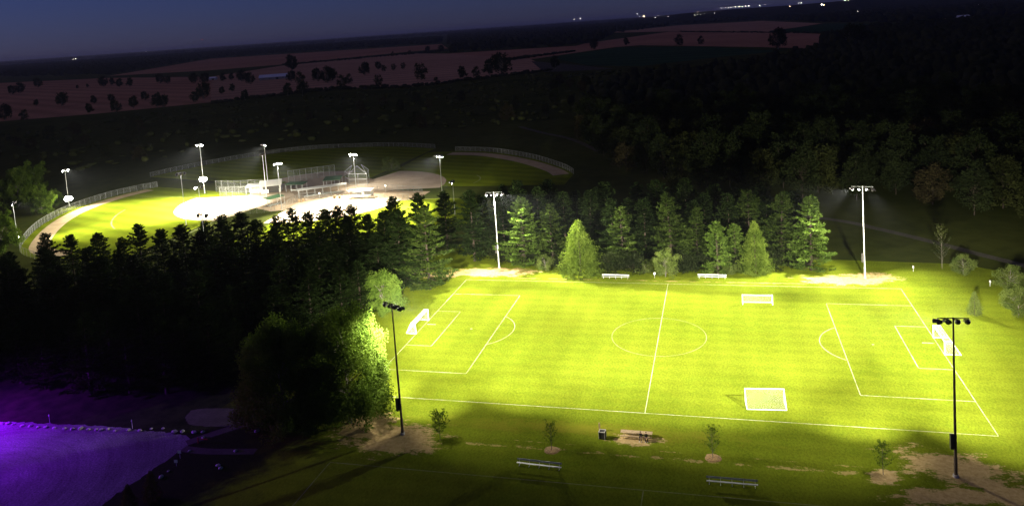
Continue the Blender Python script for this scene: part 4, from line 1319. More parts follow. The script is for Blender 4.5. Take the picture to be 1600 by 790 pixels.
for lb, bs, h, arm, face, aims in pitch:
    spill = (bs[0] * 0.55, -31, 0.075, 92)
    side = [(-30, 40, 0.30, 60), (-16, 33, 0.45, 44)] if bs[0] < 0 else [(32, 42, 0.24, 60), (12, 38, 0.7, 44)]      # lamps washing the trees beside the far poles
    flood_pole('floodlight_pole', lb, bs, h, aims[:4], WS, arm, face=face, extra=aims[4:] + ([spill] if bs[1] < 0 else side), metal='brownsteel' if bs[1] < 0 else 'steel', r0=0.185 if bs[1] < 0 else 0.16)

WB = 270000.0
flood_pole('floodlight_pole', 'ball field light pole at the far left edge beside lit trees', (-223, 58.6), 14.2, [(-200, 75), (-185, 85)], WB * 0.35, 2.4, False, lamp=0.52, r0=0.14, low=(1.6, (-190, 85, 8), 0, 0.34))
flood_pole('floodlight_pole', 'ball field light pole with a glaring low lamp outside the curved fence', (-252.4, 110.2), 15.9, [(-225, 105), (-210, 95)], WB * 0.6, 2.4, False, lamp=0.52, r0=0.14, low=(3.2, (-205, 70, 9), 80000, 1.15))
flood_pole('floodlight_pole', 'tall light pole with a glaring low lamp beyond the lit infield', (-202.0, 131.7), 21.7, [(-200, 100), (-215, 105), (-190, 95)], WB, 2.6, False, lamp=0.52, r0=0.15, low=(6.2, (-180, 85, 9), 160000, 1.15))
flood_pole('floodlight_pole', 'slim light pole in front of the lit outfield', (-171.6, 80.5), 19.2, [(-190, 105), (-205, 95), (-185, 112)], WB, 2.8, False, lamp=0.52, r0=0.12)
flood_pole('floodlight_pole', 'light pole with bright lamps rising behind the grove tops', (-169.5, 86.5), 13.0, [(-150, 70), (-185, 110)], WB * 0.3, 2.6, False, lamp=0.52, r0=0.12, face=-0.9)
flood_pole('floodlight_pole', 'dark lamp crossarm just showing above the grove tops', (-117.0, 19.4), 20.0, [(-125, 60), (-110, 60)], 0, 2.6, False, lamp=0.52, r0=0.12, lit=False)
flood_pole('floodlight_pole', 'tallest light pole of the pair behind the white shed', (-171.4, 132.8), 20.8, [(-185, 112), (-195, 115), (-180, 100)], WB, 2.6, False, lamp=0.52, r0=0.14)
flood_pole('floodlight_pole', 'nearer light pole of the pair beside the white shed', (-156.4, 108.2), 20.8, [(-180, 105), (-185, 98), (-175, 112)], WB, 2.8, False, lamp=0.52, r0=0.14)
flood_pole('floodlight_pole', 'light pole with a round glare between white shed and mesh screen', (-148.3, 105.0), 17.7, [(-128, 92), (-132, 80), (-120, 88)], WB, 2.6, False, lamp=0.52, r0=0.14, face=-0.9, extra=[(-150, 118, 0.12, 150)])
flood_pole('floodlight_pole', 'light pole with bright lamps beside the wire backstop', (-131.8, 134.6), 15.4, [(-122, 98), (-112, 108), (-128, 108)], WB, 2.6, False, lamp=0.52, r0=0.14, face=-pi / 2 + .2, extra=[(-128, 142, 0.12, 150)])
flood_pole('floodlight_pole', 'light pole with the brightest lamps right of the unlit infield', (-87.2, 115.5), 17.3, [(-110, 95), (-120, 100), (-102, 88), (-100, 100)], WB, 3.0, False, lamp=0.52, r0=0.14, face=-pi / 2 - .35, extra=[(-98, 135, 0.12, 150)])
flood_pole('floodlight_pole', 'short dim light pole with one lit lamp at the right of the ball fields', (-75.2, 94.8), 11.9, [(-100, 92), (-96, 75)], WB * 0.35, 2.2, False, lamp=0.52, r0=0.12, face=pi)

# violet lamp standing just past the left edge
t = thing('lamp_post', 'lamp post with a violet lamp over the gravel car park', 'lamp post', (-121.5, -56.0, 0))
MB().tube((0, 0, 0), (0, 0, 12.6), 0.13, 0.07, 10).build('pole', M['steel'], t)
MB().path([(0, 0, 12.5), (0.8, -0.2, 12.9), (1.8, -0.4, 13.0)], 0.05, 6).build('arm', M['steel'], t)
hd = MB().box((2.2, -0.5, 13.0), (0.9, 0.36, 0.14), -0.25).build('lamp_head', M['darkmetal'], t)
MB().box((2.2, -0.5, 12.915), (0.7, 0.26, 0.03), -0.25).build('lens', M['purple'], hd)
ld = bpy.data.lights.new('violet_beam', 'SPOT')
ld.energy = 150000
ld.color = (0.23, 0.0, 1.0)
ld.spot_size = R_(165)
ld.spot_blend = 0.6
ld.shadow_soft_size = 0.2
lo = bpy.data.objects.new('violet_beam', ld)
COL.objects.link(lo)
lo.parent = t
lo.location = (2.2, -0.5, 12.8)
lo.rotation_euler = Vector((0.35, -0.05, -1)).normalized().to_track_quat('-Z', 'Y').to_euler()

# ------------------------------------------------------------------ goals
def net_panel(mb, a, b, c, d, step=0.15, r=0.0038):
    """cord grid over the quad a-b-c-d (a-b bottom edge, d-c top edge)."""
    a, b, c, d = (np.array(v, float) for v in (a, b, c, d))
    nu = max(2, int(max(np.linalg.norm(b - a), np.linalg.norm(c - d)) / step))
    nv = max(2, int(max(np.linalg.norm(d - a), np.linalg.norm(c - b)) / step))
    for i in range(1, nu):
        p, q = a + (b - a) * i / nu, d + (c - d) * i / nu
        if np.linalg.norm(p - q) > 0.02:
            mb.tube(p, q, r, r, 3, False)
    for i in range(1, nv):
        p, q = a + (d - a) * i / nv, b + (c - b) * i / nv
        if np.linalg.norm(p - q) > 0.02:
            mb.tube(p, q, r, r, 3, False)


def goal(label, loc, rz, W=7.32, H=2.44, dt=0.9, db=2.2):
    """Opening along local x, faces +y; net runs back to -y."""
    t = thing('soccer_goal', label, 'goal', (loc[0], loc[1], 0.016), rz, 'soccer goals on the lit pitch')
    r = 0.06
    for s in (-1, 1):
        MB().tube((s * W / 2, 0, 0), (s * W / 2, 0, H), r, r, 8).build('post', M['white'], t)
    MB().tube((-W / 2 - r, 0, H), (W / 2 + r, 0, H), r, r, 8).build('crossbar', M['white'], t)
    for s in (-1, 1):
        mb = MB()
        if dt > 0.05:
            mb.path([(s * W / 2, 0, H), (s * W / 2, -dt, H - 0.03), (s * W / 2, -db, 0.05)], 0.04, 6)
        else:
            mb.tube((s * W / 2, 0, H), (s * W / 2, -db, 0.05), 0.04, 0.04, 6)
        mb.tube((s * W / 2, 0, 0.05), (s * W / 2, -db, 0.05), 0.045, 0.045, 6)
        mb.build('side_frame', M['white'], t)
    MB().tube((-W / 2, -db, 0.05), (W / 2, -db, 0.05), 0.055, 0.055, 6).build('ground_bar', M['white'], t)
    mb = MB()
    a = W / 2
    yt = -dt if dt > 0.05 else -0.02
    net_panel(mb, (-a, -db, 0.06), (a, -db, 0.06), (a, yt, H), (-a, yt, H))
    if dt > 0.05:
        net_panel(mb, (-a, yt, H), (a, yt, H), (a, 0, H), (-a, 0, H))
    for s in (-1, 1):
        net_panel(mb, (s * a, -db, 0.06), (s * a, 0, 0.06), (s * a, 0, H), (s * a, yt, H))
    kind(mb.build('net', M['net'], t), 'stuff')
    return t


goal('white goal on the left goal line, seen from its side', (-HL, 0), -pi / 2)
goal('white goal on the right goal line behind the dark floodlight pole', (HL, 0.4), pi / 2, 7.32, 2.44, 1.2, 2.6)
goal('portable goal on the far side of the pitch facing the camera', (19.5, 18.2), pi + 0.04, 6.1, 2.15, 0.5, 1.5)
goal('portable goal nearest the camera seen through the back of its net', (18.5, -24.4), 0.08, 6.0, 2.3, 0.0, 2.4)

# ------------------------------------------------------------------ benches, table, bin
def bench(label, c, rz, L=6.6, back='backplank'):
    """Seat toward -y, backrest on the +y side."""
    t = thing('team_bench', label, 'bench', (c[0], c[1], 0.012), rz, 'long metal team benches')
    MB().box((0, -0.14, 0.44), (L, 0.28, 0.05)).build('seat', M['alu'], t)
    MB().box((0, 0.20, 0.80), (L, 0.04, 0.26)).build('backrest', M[back], t)
    for k in range(5):
        x = -L / 2 + 0.35 + k * (L - 0.7) / 4
        mb = MB()
        mb.tube((x, -0.12, 0), (x, -0.12, 0.42), 0.025, 0.025, 6).tube((x, 0.17, 0), (x, 0.17, 0.92), 0.025, 0.025, 6).tube((x, -0.3, 0.03), (x, 0.3, 0.03), 0.03, 0.03, 6).tube((x, -0.2, 0.40), (x, 0.17, 0.40), 0.022, 0.022, 6)
        mb.build('leg', M['steel'], t)
    return t


bench('long metal bench in dim grass near the bottom, left of the two', (-13.4, -47.3), -0.05)
bench('long metal bench in dim grass near the bottom, right of the two', (13.05, -47.6), 0.0)
bench('white bench at the far touchline in front of the wide cedar', (-12.7, 33.3), -0.03, 6.6, 'alu')
bench('white bench at the far touchline in front of the narrow pine', (10.0, 34.6), -0.03, 6.6, 'alu')

t = thing('picnic_table', 'long wooden picnic table on bare ground by the near touchline', 'table', (-0.6, -37.4, 0.012), 0.0)
for k in range(5):
    MB().box((0, -0.36 + k * 0.18, 0.75), (4.7, 0.165, 0.045)).build('table_plank', M['wood'], t)
for y in (-0.80, -0.62, 0.62, 0.80):
    MB().box((0, y, 0.45), (4.7, 0.16, 0.045)).build('seat_plank', M['wood'], t)
for x in (-1.9, -0.6, 0.6, 1.9):
    mb = MB()
    mb.tube((x, -0.7, 0), (x, -0.15, 0.72), 0.045, 0.045, 5).tube((x, 0.7, 0), (x, 0.15, 0.72), 0.045, 0.045, 5).tube((x, -0.85, 0.41), (x, 0.85, 0.41), 0.04, 0.04, 5).tube((x, -0.45, 0.71), (x, 0.45, 0.71), 0.035, 0.035, 5)
    mb.build('leg', M['wood'], t)


def person(label, loc, rz, pose, top_col, leg_col, hair_col):
    """Seated figure: one skinned surface grown over a skeleton; faces local -y."""
    V, Ed, Rd = [], [], []

    def add(p, r, parent=None):
        V.append(p)
        Rd.append(r)
        if parent is not None:
            Ed.append((parent, len(V) - 1))
        return len(V) - 1

    sz = 0.50
    pel = add((0, 0, sz + 0.08), (0.155, 0.125))
    wai = add((0, -0.01, sz + 0.25), (0.135, 0.105), pel)
    che = add((0, -0.03, sz + 0.44), (0.165, 0.115), wai)
    nb = add((0, -0.05, sz + 0.565), (0.075, 0.07), che)
    nk = add((0, -0.065, sz + 0.63), (0.052, 0.055), nb)
    jw = add((0, -0.085, sz + 0.69), (0.066, 0.080), nk)
    hd = add((0, -0.082, sz + 0.77), (0.078, 0.098), jw)
    cr = add((0, -0.072, sz + 0.835), (0.062, 0.078), hd)
    add((0, -0.182, sz + 0.745), (0.013, 0.016), hd)                    # nose
    for s in (-1, 1):
        add((s * 0.083, -0.075, sz + 0.755), (0.010, 0.022), hd)        # ears
    for s in (-1, 1):
        sh = add((s * 0.185, -0.03, sz + 0.51), (0.062, 0.062), che)
        el, wr = pose[s]
        e_ = add(el, (0.043, 0.043), sh)
        w_ = add(wr, (0.029, 0.029), e_)
        dv = (Vector(wr) - Vector(el)).normalized()
        pm_ = add(tuple(Vector(wr) + dv * 0.06), (0.036, 0.02), w_)
        side = dv.cross(Vector((0, 0, 1)))
        side = side.normalized() if side.length > 0.05 else Vector((1, 0, 0))
        for k, (off, ln) in enumerate(((-0.030, 0.065), (-0.010, 0.08), (0.010, 0.085), (0.030, 0.07))):
            b1_ = add(tuple(Vector(wr) + dv * (0.06 + ln * 0.6) + side * off), (0.009, 0.009), pm_)
            add(tuple(Vector(wr) + dv * (0.06 + ln) + side * off + Vector((0, 0, -0.02))), (0.008, 0.008), b1_)
        th = add(tuple(Vector(wr) + dv * 0.035 - side * 0.045), (0.011, 0.011), w_)
        add(tuple(Vector(wr) + dv * 0.075 - side * 0.058), (0.009, 0.009), th)
        hp = add((s * 0.10, -0.06, sz + 0.05), (0.095, 0.09), pel)
        kn = add((s * 0.15, -0.44, sz + 0.06), (0.064, 0.064), hp)
        cf = add((s * 0.155, -0.50, 0.34), (0.056, 0.056), kn)
        an = add((s * 0.16, -0.47, 0.10), (0.040, 0.042), cf)
        fo = add((s * 0.165, -0.55, 0.05), (0.045, 0.038), an)
        add((s * 0.175, -0.68, 0.04), (0.040, 0.026), fo)
    me = bpy.data.meshes.new('person')
    me.from_pydata(V, Ed, [])
    tmp = bpy.data.objects.new('person_skeleton', me)
    COL.objects.link(tmp)
    sk = tmp.modifiers.new('skin', 'SKIN')
    sk.use_smooth_shade = True
    ss = tmp.modifiers.new('sub', 'SUBSURF')
    ss.levels = ss.render_levels = 1
    lay = me.skin_vertices[0].data
    for i, r in enumerate(Rd):
        lay[i].radius = r
    lay[pel].use_root = True
    dg = bpy.context.evaluated_depsgraph_get()
    body = bpy.data.meshes.new_from_object(tmp.evaluated_get(dg))
    bpy.data.objects.remove(tmp)
    body.name = 'person'
    for nm, c, r in (('skin_tone', (0.42, 0.26, 0.19), 0.6), ('jacket_' + label[:4], top_col, 0.85), ('trousers_' + label[:4], leg_col, 0.85), ('white_shoes', (0.75, 0.74, 0.70), 0.6)):
        body.materials.append(mat_plain(nm, c, r, 0, 0.15, 9.0))
    hands = [Vector(pose[s][1]) for s in (-1, 1)]
    elbows = [Vector(pose[s][0]) for s in (-1, 1)]
    for pl in body.polygons:
        c = pl.center
        if c.z > sz + 0.60 or any((c - h_).dot((h_ - e_).normalized()) > 0.0 and (c - h_).length < 0.2 for h_, e_ in zip(hands, elbows)):
            pl.material_index = 0
        elif c.z < 0.12:
            pl.material_index = 3
        elif c.z < sz + 0.17 and c.y < -0.1 or c.z < sz + 0.12:
            pl.material_index = 2
        else:
            pl.material_index = 1
    o = link('person', body, None, (loc[0], loc[1], 0.012), rz)
    tag(o, label, 'person')
    prof = [(0.088, -0.02), (0.097, 0.03), (0.085, 0.085), (0.045, 0.115), (0.01, 0.12)]
    mb = MB().rev(prof, (0, -0.055, sz + 0.775), 12)
    mb.build('hair', mat_plain('hair_' + label[:4], hair_col, 0.7, 0, 0.2, 20), o)
    return o


person('seated person in dark clothes at the picnic table, one arm held out sideways', (0.10, -38.18), 0.0, {-1: ((-0.42, -0.02, 0.98), (-0.64, -0.16, 1.06)), 1: ((0.26, -0.18, 0.76), (0.12, -0.36, 0.74))}, (0.018, 0.018, 0.022), (0.014, 0.015, 0.022), (0.02, 0.014, 0.01))
person('other seated person in dark clothes, right of the first at the picnic table', (0.92, -38.18), 0.15, {-1: ((-0.27, -0.16, 0.76), (-0.12, -0.36, 0.74)), 1: ((0.27, -0.16, 0.76), (0.14, -0.38, 0.72))}, (0.03, 0.028, 0.026), (0.016, 0.016, 0.02), (0.03, 0.018, 0.01))


t = thing('litter_bin', 'square dark litter bin with a pale rim left of the picnic table', 'bin', (-5.6, -38.4, 0.012), -0.1)
MB().box((0, 0, 0.56), (0.86, 0.86, 1.04)).build('body', M['darkmetal'], t)
mb = MB()
for x, y, a, b in ((0, -0.44, 0.98, 0.1), (0, 0.44, 0.98, 0.1), (-0.44, 0, 0.1, 0.78), (0.44, 0, 0.1, 0.78)):
    mb.box((x, y, 1.115), (a, b, 0.08))
mb.build('rim', M['concrete'], t)
for x in (-0.45, 0.45):
    for y in (-0.45, 0.45):
        MB().box((x, y, 0.54), (0.07, 0.07, 1.06)).build('corner_post', M['concrete'], t)
mb = MB().box((0, 0, 0.62), (0.2, 0.2, 1.24)).add([(-.1, -.1, 1.241), (.1, -.1, 1.241), (.1, .1, 1.241), (-.1, .1, 1.241), (0, 0, 1.34)], [(0, 1, 4), (1, 2, 4), (2, 3, 4), (3, 0, 4)])
o = mb.build('wooden_post', M['wood'], None, (-6.35, -36.4, 0.012))
tag(o, 'short wooden post standing behind the litter bin', 'post')

# small signs beyond the far touchline
t = thing('round_sign', 'small round white sign on a post between the far benches', 'sign', at(1023, 434))
MB().tube((0, 0, 0), (0, 0, 1.0), 0.03, 0.03, 6).build('post', M['steel'], t)
MB().tube((0, -0.03, 1.1), (0, -0.06, 1.1), 0.27, 0.27, 16).build('sign_panel', M['white'], t)
for x, y, lb in ((1427, 424, 'white box on a post right of the far right floodlight'), (1547, 447, 'small white box on a post near the right edge shrubs')):
    t = thing('post_box', lb, 'sign', at(x, y))
    MB().tube((0, 0, 0), (0, 0, 0.9), 0.04, 0.04, 6).build('post', M['steel'], t)
    MB().box((0, 0, 1.05), (0.34, 0.24, 0.34)).add([(-.19, -.14, 1.221), (.19, -.14, 1.221), (.19, .14, 1.221), (-.19, .14, 1.221), (-.19, 0, 1.32), (.19, 0, 1.32)], [(0, 1, 5, 4), (2, 3, 4, 5), (1, 2, 5), (3, 0, 4), (3, 2, 1, 0)]).build('box', M['concrete'], t)

# ------------------------------------------------------------------ ball field fences, backstops, shelters
def fence(name, label, pts, h, step=3.2, cat='fence', mid=False, mat='chain', post_r=0.045):
    t = thing(name, label, cat, (0, 0, 0))
    P = resample(pts, step)
    for p in P:
        link('post', POST(h, post_r), t, (p[0], p[1], 0))
    mb = MB()
    mb.path([(p[0], p[1], h) for p in P], post_r * 0.9, 5)
    if mid:
        mb.path([(p[0], p[1], h / 2) for p in P], post_r * 0.7, 4)
    mb.build('rail', M['fencesteel'], t)
    n = len(P)
    v = [(p[0], p[1], 0.03) for p in P] + [(p[0], p[1], h - 0.04) for p in P]
    f = [(i, i + 1, n + i + 1, n + i) for i in range(n - 1)]
    link('wire_mesh', wire_uv(mesh('wire_mesh', v, f, M[mat])), t)
    return t


_posts = {}


def POST(h, r):
    if (h, r) not in _posts:
        _posts[(h, r)] = MB().tube((0, 0, 0), (0, 0, h + 0.05), r, r, 6).me('post', M['fencesteel'])
    return _posts[(h, r)]


fence('outfield_fence', 'long curved chain link fence around the floodlit outfield', smooth_line([(-238, 146), (-241.8, 139.8), (-245.7, 128.6), (-246.0, 114.5), (-243.2, 98.4), (-235.3, 80.1), (-222.2, 61.0), (-208.8, 46.7), (-190, 38)]), 2.5, 3.0, post_r=0.045)
fence('outfield_fence', 'curved fence along the unlit warning track right of the ball fields', smooth_line([(-46, 160), (-52.9, 172.7), (-69.0, 193.7), (-85.3, 209.0), (-101.7, 220.0), (-119.7, 224.3)]), 2.2, 3.0, post_r=0.045)
fence('outfield_fence', 'far dim fence line curving behind the ball fields', f4, 2.2, 3.4, post_r=0.04)
S_ = [at(*p)[:2] for p in ((344, 308), (376, 307.5), (414, 306))]
fence('backstop_fence', 'mesh screen behind the glaring infield', S_, 4.2, 3.0, 'fence', True, 'chain_thin')
S_ = [at(*p)[:2] for p in ((338, 300), (380, 300), (412, 298))]
fence('backstop_fence', 'taller mesh fence behind the first screen left of the white shed', S_, 5.0, 3.2, 'fence', True, 'chain_thin')
S_ = [at(*p)[:2] for p in ((451, 285), (486, 280), (524, 275))]
fence('backstop_fence', 'tall mesh screen in front of the far dim infield', S_, 5.2, 2.6, 'fence', True, 'chain_thin', 0.07)
for nm, lb, a in [('players_fence', 'chain link fence in front of the plaza, middle', [(470, 311), (506, 309), (540, 309)]), ('players_fence', 'chain link fence right of the plaza below the unlit infield', [(574, 296), (612, 298), (660, 301)]),
                  ('players_fence', 'low fence along the nearer lit infield edge', [(545, 312), (580, 311), (640, 313)]), ('players_fence', 'chain link fence left of the bins on the plaza', [(440, 330), (456, 318), (470, 311)]), ('players_fence', 'chain link fence between white shed and lit infield', [(372, 334), (395, 334), (430, 330)])]:
    fence(nm, lb, [at(*p)[:2] for p in a], 2.4, 2.6, 'fence', True)
# three-panel backstop with a leaning hood
b0, b1, b2, b3 = at(540, 284)[:2], at(546, 288.5)[:2], at(574, 288)[:2], at(577, 281)[:2]
t = thing('backstop', 'wire backstop with a peaked hood beside the lit pole', 'backstop', (0, 0, 0))
hh = 4.6
ctr = ((b1[0] + b2[0]) / 2 - 4.5, (b1[1] + b2[1]) / 2 + 9)
for a, b in ((b0, b1), (b1, b2), (b2, b3)):
    link('wire_mesh', wire_uv(mesh('wire_mesh', [(a[0], a[1], 0.03), (b[0], b[1], 0.03), (b[0], b[1], hh), (a[0], a[1], hh)], [(0, 1, 2, 3)], M['chain_thin'])), t)
    q = ((a[0] + b[0]) / 2 * 0.45 + ctr[0] * 0.55, (a[1] + b[1]) / 2 * 0.45 + ctr[1] * 0.55, hh + 2.6)
    link('hood_mesh', wire_uv(mesh('hood_mesh', [(a[0], a[1], hh), (b[0], b[1], hh), q], [(0, 1, 2)], M['chain_thin'])), t)
    mb = MB()
    for z in (0.05, hh / 2, hh):
        mb.tube((a[0], a[1], z), (b[0], b[1], z), 0.07, 0.07, 5)
    mb.tube((a[0], a[1], hh), q, 0.06, 0.06, 5).tube((b[0], b[1], hh), q, 0.06, 0.06, 5)
    mb.build('rail', M['steel'], t)
for p in (b0, b1, ((b1[0] + b2[0]) / 2, (b1[1] + b2[1]) / 2), b2, b3):
    link('post', POST(hh, 0.08), t, (p[0], p[1], 0))


def shelter(name, label, a, b, depth, h, roofmat, tilt=0.25, wall=False, posts=4, side=1):
    """Roof on posts along the line a-b; side: which way the roof reaches back."""
    a, b = np.array(a[:2]), np.array(b[:2])
    L = float(np.linalg.norm(b - a))
    ang = math.atan2(b[1] - a[1], b[0] - a[0])
    t = thing(name, label, 'shelter', (float(a[0]), float(a[1]), 0), ang)
    d = depth * side
    v = [(-0.3, 0, h), (L + 0.3, 0, h), (L + 0.3, d, h + tilt), (-0.3, d, h + tilt)]
    v += [(x, y, z + 0.16) for x, y, z in v]
    f = [(0, 1, 2, 3), (7, 6, 5, 4), (0, 4, 5, 1), (1, 5, 6, 2), (2, 6, 7, 3), (3, 7, 4, 0)]
    link('roof', mesh('roof', v, f, roofmat), t)
    for k in range(posts):
        x = L * k / (posts - 1)
        MB().tube((x, 0.15 * side, 0), (x, 0.15 * side, h), 0.07, 0.07, 6).build('post', M['steel'], t)
        MB().tube((x, d - 0.15 * side, 0), (x, d - 0.15 * side, h + tilt), 0.07, 0.07, 6).build('post', M['steel'], t)
    MB().box((L / 2, d * 0.6, 0.45), (L * 0.85, 0.35, 0.06)).box((L / 2, d * 0.6, 0.2), (L * 0.8, 0.08, 0.4)).build('bench', M['alu'], t)
    if wall:
        MB().box((L / 2, d - 0.05 * side, h * 0.32), (L, 0.12, h * 0.64)).build('back_wall', M['block'], t)
    return t


shelter('dugout_shelter', 'long white roofed shelter across the plaza', at(467, 298.5, 3.0), at(541, 288.5, 3.0), 3.0, 3.0, M['roofmetal'], 0.3, False, 7)
shelter('dugout_shelter', 'pale roofed dugout left of the white shed', at(384, 293, 3.0), at(412, 291, 3.0), 4.5, 3.0, M['roofmetal'], 0.5, True, 4)
shelter('dugout_shelter', 'flat framed dugout below the wire backstop', at(545, 299, 2.6), at(578, 298, 2.6), 3.2, 2.6, M['roofmetal'], 0.1, True, 4)
shelter('shade_shelter', 'dark green roofed shelter beside the tall mesh screen', at(446, 289, 3.0), at(472, 288.5, 3.0), 4.0, 3.0, M['greenroof'], 0.4, False, 4)
shelter('shade_shelter', 'dark green roofed shelter in the middle of the plaza', at(422, 312, 3.0), at(444, 306, 3.0), 3.6, 3.0, M['greenroof'], 0.4, False, 3)
shelter('shade_shelter', 'dark green roofed shelter behind the long white roof', at(505, 283, 3.0), at(530, 281, 3.0), 7.5, 3.0, M['greenroof'], 0.4, False, 3)
barn('concession_shed', 'white lit shed at the foot of the pole pair', at(425, 299), (8, 6), R_(25), M['roofmetal'], M['white'], 3.0, 1.8)
for k, (x, y) in enumerate(((468, 316), (474, 315), (523, 310), (531, 310))):
    o = MB().rev([(0.30, 0), (0.34, 0.1), (0.36, 0.85), (0.38, 0.88), (0.36, 0.95), (0.12, 1.02)], (0, 0, 0), 10).build('litter_bin', M['wood'], None, at(x, y))
    o.scale = (1.5, 1.5, 1.3)
    tag(o, ['brown bin at the left end of the plaza fence', 'brown bin beside the leftmost plaza bin', 'left brown bin of the pair at the lit infield', 'right brown bin of the pair at the lit infield'][k], 'bin')
for k, (x, y, z) in enumerate(((431, 284, 3.2), (499, 302, 2.8), (567, 302, 2.8), (602, 290, 3.0), (391, 295, 2.6))):
    p = at(x, y, z)
    t = thing('globe_lamp', ['small globe lamp above the green shelter by the mesh screen', 'small globe lamp below the long white roof', 'small globe lamp below the framed dugout', 'small globe lamp at the edge of the unlit infield', 'small globe lamp on the pale dugout'][k], 'lamp', (p[0], p[1], 0), 0, 'small plaza lamps')
    MB().tube((0, 0, 0), (0, 0, z - 0.2), 0.05, 0.04, 6).build('post', M['steel'], t)
    MB().rev([(0.05, -0.25), (0.22, -0.14), (0.27, 0.0), (0.22, 0.14), (0.05, 0.24)], (0, 0, z), 10).build('globe', M['globe'], t)

# ------------------------------------------------------------------ boulders and small things at the car park
def rock_mesh(seed):
    rg = np.random.default_rng(seed)
    mb = MB()
    prof = [(0.30, -0.05), (0.47, 0.10), (0.44, 0.28), (0.28, 0.42), (0.10, 0.47)]
    mb.rev(prof, (0, 0, 0), 9)
    v = np.array(mb.v)
    v[:, :2] *= 1 + rg.uniform(-0.2, 0.2, (len(v), 1))
    v[:, 2] *= 1 + rg.uniform(-0.12, 0.12, len(v))
    v[:, 0] *= rg.uniform(0.9, 1.4)
    return mesh('boulder', v, mb.f, M['rock'])


rocks = [rock_mesh(k) for k in range(5)]
rk = [(8, 352), (45, 350), (73, 354), (120, 362), (163, 364), (202, 370), (247, 370), (291, 374), (345, 378), (388, 380), (432, 377), (475, 382), (515, 383), (543, 384), (580, 380), (617, 388), (690, 385), (750, 388), (813, 377), (876, 376), (937, 394), (980, 393), (1043, 397), (1090, 395), (1092, 425), (1017, 497), (905, 605), (865, 637)]
for k, (a, b) in enumerate(rk):
    p = at(a * 0.291, 560 + b * 0.291)
    o = link('boulder', rocks[k % 5], None, (p[0], p[1], 0.012), random.uniform(0, 6), (random.uniform(0.42, 0.8),) * 3)
    tag(o, 'pale boulder along the edge of the car park, %s from the left end' % ordinal(k + 1), 'boulder', 'boulders edging the car park')
for k, (a, b) in enumerate(((1382, 390), (1265, 497), (1172, 575), (1185, 590))):
    p = at(a * 0.291, 560 + b * 0.291)
    o = link('boulder', rocks[k % 5], None, (p[0], p[1], 0.012), random.uniform(0, 6), (random.uniform(0.5, 0.8),) * 3)
    tag(o, ['lone boulder under the shadowed round tree', 'lone flat boulder by the gravel footpath', 'boulder of a pair below the footpath, left', 'boulder of a pair below the footpath, right'][k], 'boulder')
for k, (a, b, h) in enumerate(((968, 535, 1.3), (948, 575, 1.0), (712, 375, 1.6), (268, 345, 1.6))):
    p = at(a * 0.291, 560 + b * 0.291)
    t = thing('car_park_sign', ['larger white sign at the side of the car park', 'smaller white sign next to the larger one at the car park', 'thin marker post with a white cap in the boulder row', 'thin marker post by the grove path'][k], 'sign', p)
    MB().tube((0, 0, 0), (0, 0, h), 0.035, 0.035, 6).build('post', M['steel'], t)
    MB().box((0, -0.05, h - 0.22), (0.55, 0.03, 0.45) if k < 2 else (0.16, 0.03, 0.2), 0.15).build('sign_panel', M['white'], t)
p = at(1065 * 0.291, 560 + 452 * 0.291)
t = thing('gate_post', 'low red gate post at the corner of the car park', 'post', p)
MB().tube((0, 0, 0), (0, 0, 0.95), 0.09, 0.09, 8).tube((0, 0, 0.95), (0, 0, 1.02), 0.09, 0.03, 8).build('post', M['red'], t)
MB().box((0.9, 0, 0.75), (1.7, 0.08, 0.1)).build('barrier_arm', M['red'], t)

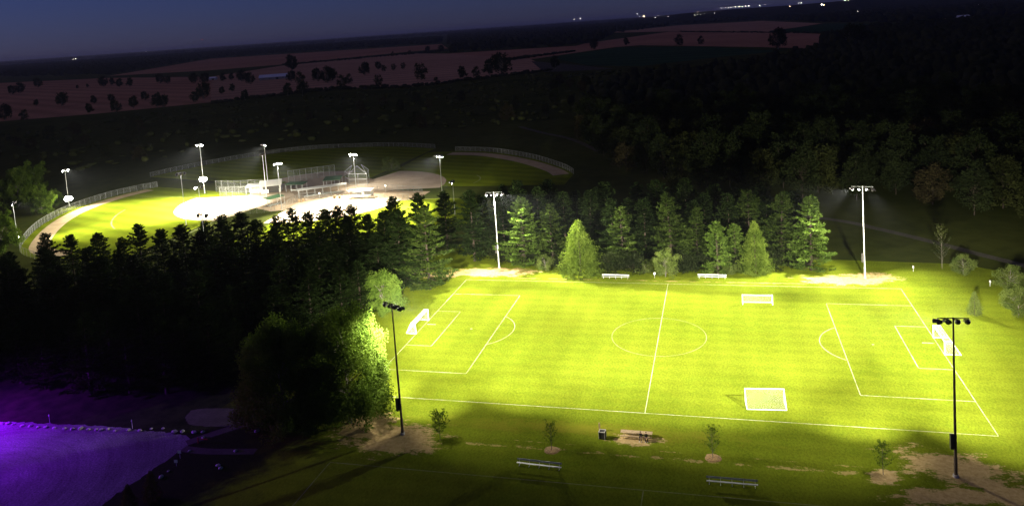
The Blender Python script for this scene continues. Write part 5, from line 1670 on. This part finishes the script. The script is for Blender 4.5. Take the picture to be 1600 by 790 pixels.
# ------------------------------------------------------------------ town lights on the horizon
glow = MB().rev([(0.2, -1.2), (0.9, -0.8), (1.25, 0), (0.9, 0.8), (0.2, 1.2)], (0, 0, 0), 8)
g_me = {k: glow.me('lamp', M[k]) for k in ('town', 'town_warm', 'beacon')}
mast_me = MB().tube((0, 0, -1), (0, 0, 0), 0.01, 0.006, 5).me('mast', M['darkmetal'])
tl = [(907, 29.5, 1.2, 0), (915, 28.9, .6, 0), (897, 30.2, .5, 0), (996, 22.2, .7, 0), (999, 26.5, .8, 0), (1006, 26.0, 2.2, 1), (1024, 28, .9, 0), (1028, 24.5, .6, 0), (1044, 26.5, .6, 0), (1086, 23.6, .9, 0), (1090, 23.3, 1.1, 0), (1094, 23.0, .8, 0), (1091, 18.8, .7, 1), (1102, 22.2, .5, 0), (1116, 21.1, 1.3, 0),
      (1127, 13.2, .9, 0), (1134, 12.2, .8, 0), (1138, 12.4, 1.0, 0), (1142, 11.7, .8, 0), (1149, 11.3, 1.2, 0), (1155, 10.8, 1.2, 0), (1160, 10.6, 1., 0), (1165, 10.0, 1.2, 0), (1170, 9.6, 1.3, 0), (1187, 8.6, 1.3, 0), (1195, 8.0, .6, 0), (1234, 10.4, 1.0, 1), (1248, 5.4, .9, 0), (1252, 4.8, 1.0, 0), (1279, 9.5, 1.0, 1), (1284, 7.4, 3.0, 0), (1287, 8.0, 2.0, 1),
      (1320, 0.6, 1.5, 0), (1325, 0.4, 1., 1), (1328, 17.8, 1.0, 0), (1340, 18.3, 1.8, 0), (1455, 0.8, 1.4, 0), (1511, 7, 1.2, 0), (1529, 7.4, 1.2, 0), (118, 92.2, 1.0, 0), (114, 92.6, .6, 0), (228, 81, .5, 0)]
tl.sort()
for k, (x, y, s_, w) in enumerate(tl):
    d = CAM_D + CAM_R * (x - CAM_CX) / CAM_F + CAM_U * (CAM_CY - y) / CAM_F
    d = d / math.hypot(d[0], d[1])
    D = 6000.0
    gz = 63 + d[2] * D
    if gz < 14:
        D = (14 - 63) / d[2]
    p = CAM_C + d * D
    t = thing('town_lamp', ('warm lamp' if w else 'tiny white lamp') + ' of the town on the horizon, %s lamp from the left' % ordinal(k + 1), 'street lamp', (float(p[0]), float(p[1]), 0), 0, 'town lights on the horizon')
    link('lamp', g_me['town_warm' if w else 'town'], t, (0, 0, float(p[2])), 0, (s_, s_, s_))
    link('mast', mast_me, t, (0, 0, float(p[2])), 0, (12, 12, float(p[2])))
d = CAM_D + CAM_R * (316 - CAM_CX) / CAM_F + CAM_U * (CAM_CY - 62) / CAM_F
d = d / math.hypot(d[0], d[1])
p = CAM_C + d * 6000
t = thing('radio_mast', 'slim radio mast with a faint red beacon above the left horizon', 'mast', (float(p[0]), float(p[1]), 0))
link('beacon', g_me['beacon'], t, (0, 0, float(p[2])), 0, (0.8, 0.8, 0.8))
link('mast', mast_me, t, (0, 0, float(p[2])), 0, (60, 60, float(p[2])))

# ------------------------------------------------------------------ thin night haze round everything
hz = bpy.data.materials.new('night_haze')
hz.use_nodes = True
hz.node_tree.nodes.clear()
ho = hz.node_tree.nodes.new('ShaderNodeOutputMaterial')
hvn = hz.node_tree.nodes.new('ShaderNodeVolumePrincipled')
hvn.inputs['Color'].default_value = (0.80, 0.86, 1.0, 1)
hvn.inputs['Density'].default_value = HAZE
hvn.inputs['Anisotropy'].default_value = 0.3
hz.node_tree.links.new(hvn.outputs[0], ho.inputs['Volume'])
G2 = g + 2000
mb = MB().box((0, g / 2 - 200, 69.5), (2 * G2, g + 4400, 141))
o = mb.build('haze', hz)
kind(o, 'stuff', 'thin night haze over the whole landscape')
